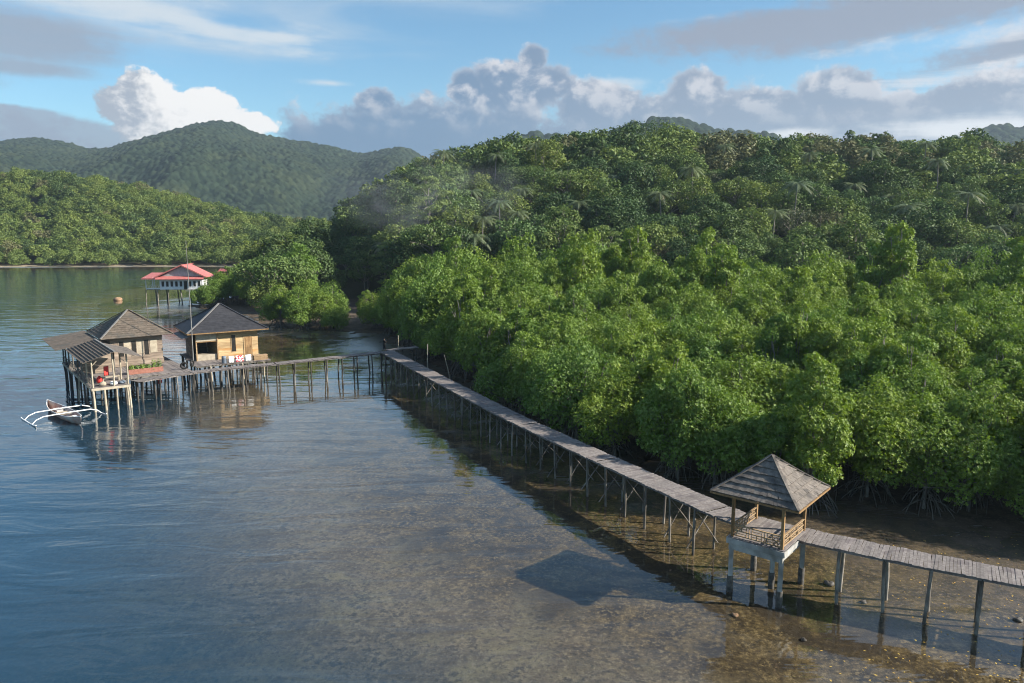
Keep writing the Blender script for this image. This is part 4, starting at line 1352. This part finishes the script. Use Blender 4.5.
# ------------------------------------------------------------------ outrigger boat
def boat():
    c = G(64, 417, 0.0); ax = (G(40, 406, .3) - G(80, 427, .3)); rz = math.atan2(ax.y, ax.x)
    o = empty("outrigger_boat", c, rz, "small narrow boat with white outriggers moored beside the veranda legs", "boat")
    L, n, k = 5.3, 16, 9; vs = []; fs = []
    def prof(t, inner):
        s = t * 2 - 1
        w = (.82 - (.05 if inner else 0)) * (1 - abs(s) ** 2.6) + .03; sheer = .62 + .38 * abs(s) ** 3; keel = -.18 + .35 * abs(s) ** 3 + (.06 if inner else 0)
        return [(s * L, w * math.sin(math.pi * (j / (k - 1) - .5)), keel + (sheer - keel) * (1 - math.cos(math.pi * (j / (k - 1) - .5))) ** .8) for j in range(k)]
    for side in (0, 1):
        for i in range(n + 1): vs += prof(i / n, side)
    off = (n + 1) * k
    for s in (0, 1):
        for i in range(n):
            for j in range(k - 1):
                q = [s * off + i * k + j, s * off + i * k + j + 1, s * off + (i + 1) * k + j + 1, s * off + (i + 1) * k + j]
                fs.append(q if s else q[::-1])
    for i in range(n):
        for j in (0, k - 1): fs.append([i * k + j, (i + 1) * k + j, off + (i + 1) * k + j, off + i * k + j])
    MB().add(vs, fs, .5, True).build("hull", M["boatred"], o)
    gw = MB()
    for s in (0, k - 1):
        q = [Vector(prof(i / n, 0)[s]) + Vector((0, 0, .02)) for i in range(n + 1)]
        gw.tube(q, .035, 5)
    gw.build("gunwale", M["white"], o)
    st = MB()
    for x in (-1.9, -.6, .8, 2.0): st.lohi((x - .14, -.66, .38), (x + .14, .66, .42))
    st.build("seat_plank", M["paleboard"], o)
    MB().lohi((1.1, -.3, .30), (2.6, .3, .55)).build("engine_cover", M["grey_wall"], o)
    MB().lohi((-4.3, -.16, .70), (-3.2, .16, .76)).build("foredeck", M["white"], o)
    for x in (-1.25, 1.35):
        MB().tube([(x, -3.3, .02), (x, -2.9, .42), (x, -2.2, .66), (x, 0, .70), (x, 2.2, .66), (x, 2.9, .42), (x, 3.3, .02)], [.05, .06, .065, .065, .065, .06, .05], 6).build("outrigger_arm", M["white"], o)
    for s in (-1, 1):
        MB().tube([(-2.7, s * 3.3, .22), (-2.2, s * 3.3, .06), (0, s * 3.3, .02), (2.1, s * 3.3, .05), (2.5, s * 3.3, .14)], [.05, .075, .08, .075, .05], 7).build("outrigger_float", M["white"], o)


boat()


# ------------------------------------------------------------------ red-roofed house
def red_house():
    yc = 195.0; K = yc / FPX
    def X(px): return (px - 512) * K
    c = Vector((X(184), yc, 0))
    o = empty("red_roofed_house", c, R(4), "white stilt house with bright red gabled roof across the bay", "stilt house")
    def lx(px): return X(px) - c.x
    x0, x1 = lx(165), lx(206); fz, ez = 3.9, 6.7
    planks_rect(x0 - .2, x1 + .2, -3.4, 5, fz, "y", .3).build("deck", M["plank"], o)
    w = MB().lohi((x0, -3.2, fz + .01), (x1, 4.8, ez)).build("wall", M["white"], o)
    n = 9
    for i in range(n):
        x = x0 + .8 + (x1 - x0 - 1.6) * i / (n - 1)
        if i == 5: 
            dd = MB().lohi((x - .42, -3.26, fz + .05), (x + .42, -3.205, fz + 2.1)).build("door", M["dark"], w); continue
        window(w, x, -3.2, fz + .75, fz + 2.05, .62, M["white"])
    # skirt roof, gable, main slopes
    sk = MB(); sk.slab([(x0 - .7, -4.5, ez - .15), (x1 + .7, -4.5, ez - .15), (x1 + .7, -2.9, ez + .55), (x0 - .7, -2.9, ez + .55)], .07); sk.build("skirt_roof", M["red_roof"], o)
    ax_, az_ = lx(187), 10.0; base = ez + .45
    g = MB(); g.tri([(x0 + .2, -2.95, base), (x1 - .2, -2.95, base), (ax_, -2.95, az_ - .2)], .12, (0, 1, 0)); g.build("gable_wall", M["grey_wall"], o)
    rf = MB()
    rf.slab([(x0 - 1.0, -3.7, base - .15), (ax_, -3.7, az_ + .05), (ax_, 3.6, az_ + .05), (x0 - 1.0, 3.6, base - .15)], .1)
    rf.slab([(ax_ + .002, -3.7, az_ + .05), (x1 + 1.2, -3.7, base - .15), (x1 + 1.2, 3.6, base - .15), (ax_ + .002, 3.6, az_ + .05)], .1)
    ro = rf.build("roof", M["red_roof"], o)
    bb = MB(); bb.beam((x0 - 1.0, -3.72, base - .18), (ax_, -3.72, az_), .06, .28); bb.beam((ax_, -3.72, az_), (x1 + 1.2, -3.72, base - .18), .06, .28); bb.build("barge_board", M["red_roof"], ro)
    MB().beam((ax_, -3.75, az_ + .1), (ax_, 5.45, az_ + .1), .3, .08).build("ridge_cap", M["red_roof"], ro)
    # open porch to the left
    p0 = lx(151)
    planks_rect(p0, x0 - .25, -2.9, 3, fz, "y", .3).build("porch_deck", M["plank"], o)
    pr = MB(); pr.slab([(p0 - .7, -3.6, ez + .05), (x0 + .1, -3.6, ez + .05), (x0 + .1, 3.4, ez + 1.1), (p0 - .7, 3.4, ez + 1.1)], .08); pr.build("porch_roof", M["red_roof"], o)
    pf = MB(); pf.beam((p0 - .7, -3.63, ez - .05), (x0 + .1, -3.63, ez - .05), .06, .3); pf.build("porch_fascia", M["red_roof"], o)
    for x, y in ((p0 + .1, -2.8), (p0 + .1, 2.8), ((p0 + x0) / 2, -2.8)):
        MB().box((x, y, (fz + ez) / 2 + .1), (.16, .16, ez - fz + .2)).build("porch_post", M["white"], o)
    rl = MB(); rl.beam((p0 + .1, -2.85, fz + .9), (x0, -2.85, fz + .9), .07, .08); rl.beam((p0 + .1, -2.85, fz + .25), (x0, -2.85, fz + .25), .06, .3)
    for k in range(10): rl.beam((p0 + .2 + k * .42, -2.85, fz), (p0 + .2 + k * .42, -2.85, fz + .9), .05, .05)
    rl.build("railing", M["white"], o)
    rng = random.Random(4); P = []
    for x in np.linspace(p0 + .2, x1 - .2, 6):
        for y in (-3.0, 3.2): P.append((x + rng.uniform(-.2, .2), y))
    stilts(o, P, fz - .1, M["pile"], rng, .14, c, R(4))
    # second small red-roofed hut half hidden in the trees
    c2 = Vector(((232 - 512) * 212 / FPX, 214, 0)); zb = max(tz(c2.x, c2.y), .3)
    q = empty("hut", (c2.x, c2.y, zb), R(-12), "small white hut with red roof half hidden by trees right of the red roofed house", "hut")
    MB().lohi((-3.6, -2, 2.2), (3.2, 2, 6.2)).build("wall", M["white"], q)
    for x in (-2.4, -.4, 1.8): window(q, x, -2, 4.0, 5.2, .8, M["white"])
    r2 = MB(); r2.slab([(-4.2, -2.9, 6.0), (3.8, -2.9, 6.0), (3.8, .002, 7.6), (-4.2, .002, 7.6)], .08); r2.slab([(-4.2, 0.0, 7.6), (3.8, 0.0, 7.6), (3.8, 2.9, 6.0), (-4.2, 2.9, 6.0)], .08)
    r2.build("roof", M["red_roof"], q)
    for x in (-3.4, 3.0):
        for y in (-1.8, 1.8): MB().tube([(x, y, 2.2), (x, y, -1.2)], .12, 6).build("stilt", M["pile"], q)


red_house()


# ------------------------------------------------------------------ person at the corner of the boardwalk
def skin_mesh(name, verts, edges, radii, mat, parent, root=0, sub=2):
    me = bpy.data.meshes.new(name); me.from_pydata(verts, edges, [])
    o = link(name, me, mat, parent)
    md = o.modifiers.new("skin", "SKIN"); md.use_smooth_shade = True
    for i, r in enumerate(radii):
        sv = me.skin_vertices[0].data[i]; sv.radius = r if isinstance(r, tuple) else (r, r); sv.use_root = (i == root)
    ss = o.modifiers.new("subdivision", "SUBSURF"); ss.levels = sub; ss.render_levels = sub
    return o


def person():
    c = W(384.5, 350.6, 2.98)
    o = empty("person", c, R(150), "person in black clothes standing at the corner of the boardwalk", "person")
    v = [(0, 0, .92), (0, 0, 1.12), (0, .01, 1.32), (0, .01, 1.43), (0, .0, 1.50), (0, -.015, 1.60), (0, -.01, 1.68),
         (.10, 0, .86), (.115, -.02, .47), (.12, .01, .09), (.125, -.10, .035), (.13, -.17, .03),
         (-.10, 0, .86), (-.12, -.02, .47), (-.14, .02, .09), (-.15, -.09, .035), (-.155, -.16, .03),
         (.17, .01, 1.38), (.235, -.02, 1.14), (.10, -.24, 1.20), (.05, -.31, 1.23),
         (-.17, .01, 1.38), (-.235, -.02, 1.14), (-.10, -.24, 1.22), (-.04, -.31, 1.25)]
    e = [(0, 1), (1, 2), (2, 3), (3, 4), (4, 5), (5, 6), (0, 7), (7, 8), (8, 9), (9, 10), (10, 11), (0, 12), (12, 13), (13, 14), (14, 15), (15, 16), (3, 17), (17, 18), (18, 19), (19, 20), (3, 21), (21, 22), (22, 23), (23, 24)]
    r = [(.13, .10), (.12, .095), (.14, .10), (.08, .07), .05, (.075, .09), (.06, .075), .085, .06, .042, .042, .03, .085, .06, .042, .042, .03, .06, .045, .034, .035, .06, .045, .034, .035]
    skin_mesh("body", v, e, r, M["skin"], o)
    sv = [(0, 0, .76), (0, 0, 1.10), (0, .01, 1.32), (0, .01, 1.40), (.17, .01, 1.38), (.238, -.02, 1.14), (.115, -.225, 1.195), (-.17, .01, 1.38), (-.238, -.02, 1.14), (-.115, -.225, 1.215)]
    skin_mesh("shirt", sv, [(0, 1), (1, 2), (2, 3), (3, 4), (4, 5), (5, 6), (3, 7), (7, 8), (8, 9)], [(.19, .16), (.175, .15), (.195, .15), (.12, .11), .10, .085, .058, .10, .085, .058], M["black"], o)
    tv = [(0, 0, 1.02), (.10, 0, .84), (.117, -.02, .47), (.12, .01, .12), (-.10, 0, .84), (-.122, -.02, .47), (-.14, .02, .12)]
    skin_mesh("trousers", tv, [(0, 1), (1, 2), (2, 3), (0, 4), (4, 5), (5, 6)], [(.17, .14), .125, .095, .08, .125, .095, .08], M["black"], o)
    skin_mesh("hair", [(0, .02, 1.60), (0, .0, 1.67), (0, -.01, 1.715)], [(0, 1), (1, 2)], [(.10, .10), (.10, .11), (.07, .08)], M["black"], o)


person()


# ------------------------------------------------------------------ loose poles, rock, stones, leaves
def stake(px, py, h, lean, label, r=.05):
    p = G(px, py, .2)
    o = thing_mesh("wooden_pole", MB().tube([(0, 0, -.5), (lean * .4, 0, h * .5), (lean, 0, h)], [r * 1.15, r, r * .8], 6), M["paleboard"], (p.x, p.y, 0), 0, label, "pole")


stake(427.5, 383, 5.2, .1, "upright pale pole rising behind the far half of the boardwalk")
stake(452, 390, 4.6, -.9, "pale pole leaning over towards the boardwalk beside the mangroves")
stake(398.5, 366, 4.6, .05, "short upright stake at the boardwalk corner behind the person", .06)

sack(G(118, 300.5, 0) - Vector((0, 0, .35)), (1.1, .7, 1.15), M["rock"], "brown rock breaking the surface of the open bay", "rock", "rock", 6)
STN = [(855, 545, .28, "dark wet stone under the boardwalk right of the shelter"), (735, 612, .2, "brownish stone lying beside the front left leg of the shelter"), (863, 603, .2, "dark stone in the shallows below the bare boardwalk"),
       (804, 637, .16, "dark stone in the shallow water in front of the shelter's right leg"), (829, 585, .3, "dark weed covered stone at the foot of the first boardwalk post right of the shelter"), (1018, 622, .25, "dark stone at the right edge of the shallows")]
for i, (px, py, s, lb) in enumerate(STN):
    p = G(px, py, -.1); sack(Vector((p.x, p.y, tz(p.x, p.y) - .05)), (s, s * .8, s * .9), M["stone"] if i != 1 else M["rock"], lb, "stone", "stone", 10 + i)

rng = np.random.default_rng(77)
Cs = []
while len(Cs) < 230:
    px, py = rng.uniform(820, 1060), rng.uniform(530, 690)
    if rng.random() > (0.25 + 0.75 * min(1, max(0, (px - 860) / 160))): continue
    p = G(px, py, 0); zz = max(0.006, tz(p.x, p.y) + .03)
    Cs.append((p.x, p.y, zz))
Cs = np.array(Cs); Nn = unit(np.tile([0, 0, 1.0], (len(Cs), 1)) + rng.normal(size=(len(Cs), 3)) * .08)
V, F = leaf_quads(Cs, Nn, .13, .07, rng)
tag(link("fallen_leaves", np_mesh("fallen_leaves", V, F, rng.random(len(F))), M["yellow_leaf"]), "yellow fallen leaves scattered over the shallows at the right", "leaves", None, "stuff")

# ------------------------------------------------------------------ planting the trees
allway = [p for q in (WAYL, WAYR, WAYH, WAYB) for p, d in polyline(smooth_path(q), 1.0)]
wayxy = np.array([(p.x, p.y) for p in allway])


def way_dist(x, y): return float(np.sqrt(((wayxy - np.array([x, y])) ** 2).sum(1).min()))


def project(x, y, z):
    z -= CAMH
    zc = y * math.cos(PITCH) - z * math.sin(PITCH); yc = y * math.sin(PITCH) + z * math.cos(PITCH)
    return 512 + FPX * x / zc, 341.5 - FPX * yc / zc


rng = np.random.default_rng(2024)


def scatter(x0, x1, y0, y1, sp):
    pts = []
    r = 0; y = y0
    while y < y1:
        x = x0 + (sp / 2 if r % 2 else 0)
        while x < x1:
            pts.append((x + rng.uniform(-.38, .38) * sp, y + rng.uniform(-.38, .38) * sp)); x += sp
        y += sp * .87; r += 1
    return np.array(pts)


def mlabel(px, py, d, y):
    if y > 160: return None
    return None


# mangroves on the flat behind the boardwalk
P = scatter(-60, 130, 38, 192, 5.0)
D = shore_dist(P[:, 0], P[:, 1])
mang = []
for (x, y), d in zip(P, D):
    if d < 0.2: continue
    px, py = project(x, y, 4)
    if px > 1150 or px < 215: continue
    wd = way_dist(x, y)
    if wd < 3.2: continue
    yf = np.interp(px, [200, 300, 400, 470, 620, 720, 1024], [166, 160, 150, 176, 176, 158, 142]) + 7 * math.sin(px * .045) + 4 * math.sin(px * .11)
    if y > yf: continue
    if px < 385 and y > 120:
        continue
    mang.append([x, y, d, wd, px])
# hand placed: the small clump on the mud bank, fringe at the corner and behind the bank
ISL = [(-40.5, 143.5, 1.05), (-36.2, 145.5, .98), (-44.8, 146, 1.0), (-40, 148.5, 1.15), (-33.6, 142.5, .7), (-46.5, 149, .9), (-36, 150, 1.0)]
mang.sort(key=lambda q: math.hypot(q[0], q[1]))
sel, rest = mang[:278], mang[278:]
GRP = {}
for i, (x, y, d, wd, px) in enumerate(sel):
    dist = math.hypot(x, y)
    s = rng.uniform(.86, 1.12)
    if wd < 7.5: s *= .95
    s *= 1.0 + 0.40 * float(np.clip((dist - 70) / 80, 0, 1))
    k = int(rng.integers(0, 9))
    z = max(tz(x, y), -.1)
    if wd < 8.0:
        side = "behind the bare boardwalk right of the roofed shelter" if px > 830 else ("opposite the roofed shelter" if px > 690 else ("along the middle of the long boardwalk" if px > 520 else "along the far half of the long boardwalk"))
        g = "front row mangroves " + side; lb = "front row mangrove with prop roots " + side
    else:
        band = "second belt behind the front row" if wd < 22 else ("middle of the mangrove belt" if dist < 105 else "rear of the belt below the hill")
        side = "right of the shelter" if px > 770 else "left of the shelter"
        g = "mangroves, " + band + ", " + side; lb = "bright green mangrove in the " + band + ", " + side
    rear = float(np.clip((dist - 95) / 55, 0, 1))
    sz = s * rng.uniform(.9, 1.28) * (1 + .35 * rear * rng.random())
    if wd > 8.5 and dist > 108 and px > 450 and rng.random() < .35 * rear + .1:
        plant("mangrove_tree", TALLS[int(rng.integers(0, 4))], (x, y, z), s * .62, rng.uniform(0, 6.28), lb.replace("bright green mangrove", "tall pointed mangrove"), "mangrove tree", "tall " + g, ("crown", "trunk"), sz=s * rng.uniform(.66, .86))
    else:
        plant("mangrove_tree", MANG[k], (x, y, z), s, rng.uniform(0, 6.28), lb, "mangrove tree", g, sz=sz)
for i, (x, y, s) in enumerate(ISL):
    plant("mangrove_tree", MANG[(i * 2) % 9], (x, y, max(tz(x, y), 0)), s, rng.uniform(0, 6.28), "dense mangrove in the separate clump on the mud bank behind the yellow house", "mangrove tree", "mangrove clump on the mud bank")
for i, (px, Y, s) in enumerate([(388, 139, .75), (376, 146, .8), (398, 148, .9), (366, 152, .7)]):
    x = (px - 512) * Y / FPX
    plant("mangrove_tree", MANG[(i * 2 + 1) % 9], (x, Y, max(tz(x, Y), 0)), s, i * 1.3, "low mangrove bush on the mud flat beyond the boardwalk corner", "mangrove tree", "mangrove bushes on the mud flat")
# low trees round the red-roofed house
for i, (px, Y, s) in enumerate([(201, 184, .7), (210, 186, .85), (222, 190, .95), (233, 193, 1.0), (244, 190, 1.0), (254, 186, .95), (228, 198, 1.05), (250, 200, 1.2), (215, 200, .9), (240, 207, 1.15), (262, 195, 1.1), (200, 199, .75)]):
    x = (px - 512) * Y / FPX
    if i == 11: continue
    plant("mangrove_tree", MANG[(i * 3) % 7], (x, Y, max(tz(x, Y), 0)), s, rng.uniform(0, 6.28), "low mangrove in front of and beside the red roofed house", "mangrove tree", "mangroves by the red roofed house")


def merge_stuff(name, items, label, cat, mats):
    """items: (arrays V,F,rn, x,y,z,s,rz, matindex) joined to one object"""
    Vs, Fs, rs, mi = [], [], [], []; b = 0
    for V, F, rn, x, y, z, s, rz, k in items:
        c, sn = math.cos(rz) * s, math.sin(rz) * s
        Q = np.empty_like(V); Q[:, 0] = V[:, 0] * c - V[:, 1] * sn + x; Q[:, 1] = V[:, 0] * sn + V[:, 1] * c + y; Q[:, 2] = V[:, 2] * s + z
        Vs.append(Q); Fs.append(F + b); b += len(V); rs.append(np.clip(rn * .7 + rng.uniform(0, .3), 0, 1)); mi.append(np.full(len(F), k, np.int32))
    me = np_mesh(name, np.concatenate(Vs), np.concatenate(Fs), np.concatenate(rs))
    for m_ in mats: me.materials.append(m_)
    me.polygons.foreach_set("material_index", np.concatenate(mi)); me.update()
    o = bpy.data.objects.new(name, me); COL.objects.link(o)
    return tag(o, label, cat, None, "stuff")


def lowcrown(seed, Rr, z0, z1, nc, nl, L, W_, **kw):
    V, F, rn, cl, zc = crown_np(seed, Rr, z0, z1, nc, nl, L, W_, **kw)
    return V, F, rn


# hill forest to the right: individual trees for the nearest, the rest as one mass
P = scatter(-115, 330, 122, 345, 7.4)
D = shore_dist(P[:, 0], P[:, 1])
jung = []
for (x, y), d in zip(P, D):
    if d < 2.0: continue
    px, py = project(x, y, 20)
    if px > 1130: continue
    yf = np.interp(px, [200, 300, 400, 470, 620, 720, 1024], [166, 160, 150, 176, 176, 158, 142]) + 7 * math.sin(px * .045) + 4 * math.sin(px * .11)
    if y < yf + 1: continue
    if px < 262: continue
    if px < 300 and y > 235: continue
    if 318 < px < 402 and y < 196: continue
    if px < 345 and rng.random() < .35: continue
    jung.append((x, y, px))
jung.sort(key=lambda q: math.hypot(q[0], q[1]))
ban = ((640 - 512) * 285 / FPX, 285)
jung = [q for q in jung if math.hypot(q[0] - ban[0], q[1] - ban[1]) > 11]
PALMS = [(405, 205), (470, 215), (482, 190), (500, 195), (478, 182), (520, 215), (770, 190), (790, 200), (812, 178), (880, 205), (905, 185), (960, 190), (988, 180), (1004, 190), (575, 200), (690, 215), (735, 225), (660, 205), (845, 215), (930, 225), (610, 225), (425, 225), (445, 240), (535, 245), (560, 230), (590, 250), (640, 235), (720, 250), (750, 240), (800, 245), (865, 240), (915, 250), (970, 235), (495, 240), (515, 195), (385, 195), (1015, 225)]
for k, (px, Y) in enumerate(PALMS):
    x = (px - 512) * Y / FPX
    plant("palm_tree", PALM[k % 4], (x, Y, tz(x, Y) - .2), rng.uniform(1.0, 1.3), rng.uniform(0, 6.28),
          "feathery coconut palm rising among the hill trees " + ("near the small bay" if px < 420 else "on the middle slope" if px < 640 else "on the slope to the right"), "palm tree", "palms on the hill, " + ("left" if px < 420 else "middle" if px < 640 else "right"), ("crown", "trunk"))
low_items = []
PXY = np.array([((px - 512) * Y / FPX, Y) for px, Y in PALMS])
jung = [q for q in jung if np.min(np.hypot(PXY[:, 0] - q[0], PXY[:, 1] - q[1] - 1)) > 4.2]
LOWJ = [lowcrown(700, 4.6, 1.5, 10.5, 20, 1500, .85, .5, low=-.6), lowcrown(701, 5.2, 1.5, 11.5, 24, 1600, .85, .5, low=-.6), lowcrown(702, 4.0, 1.5, 12.0, 20, 1300, .8, .48, low=-.6, cone=.3), lowcrown(703, 5.2, 3, 10, 20, 1500, .8, .5, low=-.3, flat=.5)]
NI = 262
for i, (x, y, px) in enumerate(jung):
    z = tz(x, y); r = rng.random(); far = math.hypot(x, y) > 205
    dry = .17 if (px > 700 and y > 230) else .03
    if r < dry: k = 5
    elif r < .34: k = 0
    elif r < .50: k = 1
    elif r < .62: k = 2
    elif r < .74: k = 3
    elif r < .88: k = 4 if not far else 6
    else: k = 6
    s = rng.uniform(.68, 1.38) * (1.0 if y < 250 else 1.05)
    if i < NI:
        reg = "near the small bay" if px < 400 else ("on the left part of the hill" if px < 600 else ("on the middle of the hill" if px < 820 else "on the right part of the hill"))
        lv = "just above the mangroves" if y < 195 else "higher up the slope"
        plant("jungle_tree", JUNG[k], (x, y, z - .2), s, rng.uniform(0, 6.28), f"{JNAME[k]} tree {lv} {reg}", "tree", f"{JNAME[k]} trees {lv} {reg}", ("crown", "trunk"))
    else:
        V, F, rn = LOWJ[i % 4]
        low_items.append((V, F, rn, x, y, z - .2, s, rng.uniform(0, 6.28), {5: 2, 1: 1, 6: 1}.get(k, 0)))
print("mangroves", len(mang), "jungle", len(jung))
merge_stuff("ridge_forest", low_items, "forest covering the upper slope and ridge behind the nearer hill trees", "forest", [M["jungle_leaf"], M["dark_leaf"], M["dry_leaf"]])
if rest:
    LOWM = [lowcrown(720 + q, 3.6, 1.0, 7.8, 24, 2600, .42, .22, low=-.6) for q in range(3)]
    merge_stuff("mangrove_thicket", [(*LOWM[i % 3], x, y, max(tz(x, y), 0), rng.uniform(1.1, 1.4), rng.uniform(0, 6.28), 0) for i, (x, y, d, wd, px) in enumerate(rest)],
                "remaining mangroves at the back of the belt below the hill", "mangroves", [M["mangrove_leaf"]])
plant("jungle_tree", BANYAN, (ban[0], ban[1], tz(*ban) - 1), 1.0, 1.1, "huge dark dome shaped tree standing out on the skyline of the hill", "tree", None, ("crown", "trunk"))
for (px, Y, s, lb) in [(431, 200, 1.05, "pale layered tree standing tall on the left end of the hill"), (392, 188, .85, "pale layered tree at the left foot of the hill above the bay"), (600, 168, .9, "slender pale layered tree rising out of the top of the mangroves")]:
    x = (px - 512) * Y / FPX
    plant("jungle_tree", LAYER, (x, Y, tz(x, Y) - .2), s, px * .1, lb, "tree", None, ("crown", "trunk"))
for (px, Y, s, lb) in [(505, 150, .85, "tall bright green conical tree at the back of the mangroves, leftmost of three"), (560, 143, .95, "tall bright green conical tree at the back of the mangroves, near the centre"), (590, 155, .95, "broad tall bright green tree above the mangroves right of the centre"),
                      (300, 172, .95, "tall dark green tree at the tip of the headland behind the mud bank clump"), (880, 132, .8, "tall bright green tree at the back of the mangroves towards the right")]:
    x = (px - 512) * Y / FPX
    plant("tall_mangrove", TALLM, (x, Y, tz(x, Y) - .2), s, px * .1, lb, "tree", None, ("crown", "trunk"))

# far shore forest on the left hill: one mass
items = []
P = scatter(-430, -60, 362, 560, 6.6)
D = shore_dist(P[:, 0], P[:, 1])
for i, ((x, y), d) in enumerate(zip(P, D)):
    if d < 1.0: continue
    px, py = project(x, y, 20)
    if px < -170 or px > 330: continue
    z = tz(x, y); V, F, rn = LOWJ[i % 4]
    s = rng.uniform(.55, 1.15)
    r = rng.random()
    k = 3 if d < 16 or r < .14 else (2 if r < .19 else (1 if r < .50 else 0))
    items.append((V, F, rn, x, y, z - 1.0, s * (.72 if d < 16 else 1), rng.uniform(0, 6.28), k))
print("far shore", len(items))
merge_stuff("far_shore_forest", items, "forest covering the low hill across the bay", "forest", [M["jungle_leaf"], M["dark_leaf"], M["dry_leaf"], M["pale_leaf"]])

# ------------------------------------------------------------------ haze
def haze():
    me = MB().lohi((-2600, -250, -9), (2600, 2450, 330)).mesh("haze")
    m, t = new_mat("haze")
    v = t.node("ShaderNodeVolumePrincipled", inp={"Color": (0.66, 0.82, 1.0), "Density": 0.00011, "Anisotropy": 0.2})
    t.L.new(v.outputs[0], t.out.inputs[1])
    m.cycles.homogeneous_volume = True
    o = link("haze", me, m)
    tag(o, "thin blue haze between the shore and the far mountains", "haze", None, "stuff")


haze()


def smoke():
    c = Vector((-22, 186, 27))
    rng = random.Random(3)
    me = MB().lohi((-34, -22, -13), (34, 22, 16)).mesh("smoke")
    m, t = new_mat("smoke")
    p = t.objco()
    n = t.noise(t.mapping(p, (1, 1, 1.6)), 0.075, 4, 0.6, 0.8)
    d = t.node("ShaderNodeVectorMath", operation="LENGTH"); t.set(d.inputs[0], t.mapping(p, (1 / 34, 1 / 22, 1 / 14)))
    fall = 1.0 - t.smooth(S(t, d.outputs["Value"]), 0.25, 1.0)
    v = t.node("ShaderNodeVolumePrincipled", inp={"Color": (0.82, 0.88, 1.0), "Density": t.smooth(n, 0.42, 0.72) * fall * 0.010})
    t.L.new(v.outputs[0], t.out.inputs[1])
    o = link("smoke", me, m); o.location = c
    tag(o, "thin blue wood smoke drifting over the trees at the left end of the hill", "smoke", None, "stuff")


smoke()

# ------------------------------------------------------------------ render settings
c = scene.cycles
c.use_denoising = True
c.denoiser = "OPENIMAGEDENOISE"
c.max_bounces = 7; c.diffuse_bounces = 2; c.glossy_bounces = 3; c.transmission_bounces = 3; c.volume_bounces = 0; c.transparent_max_bounces = 8
c.caustics_reflective = False; c.caustics_refractive = False
c.volume_step_rate = 4.0; c.volume_max_steps = 64
c.filter_width = 1.05
c.use_adaptive_sampling = True; c.adaptive_threshold = 0.02
c.sample_clamp_indirect = 4
scene.view_settings.view_transform = "Standard"; scene.view_settings.look = "None"
scene.view_settings.exposure = 1.08; scene.view_settings.gamma = 1.0; scene.view_settings.use_curve_mapping = False
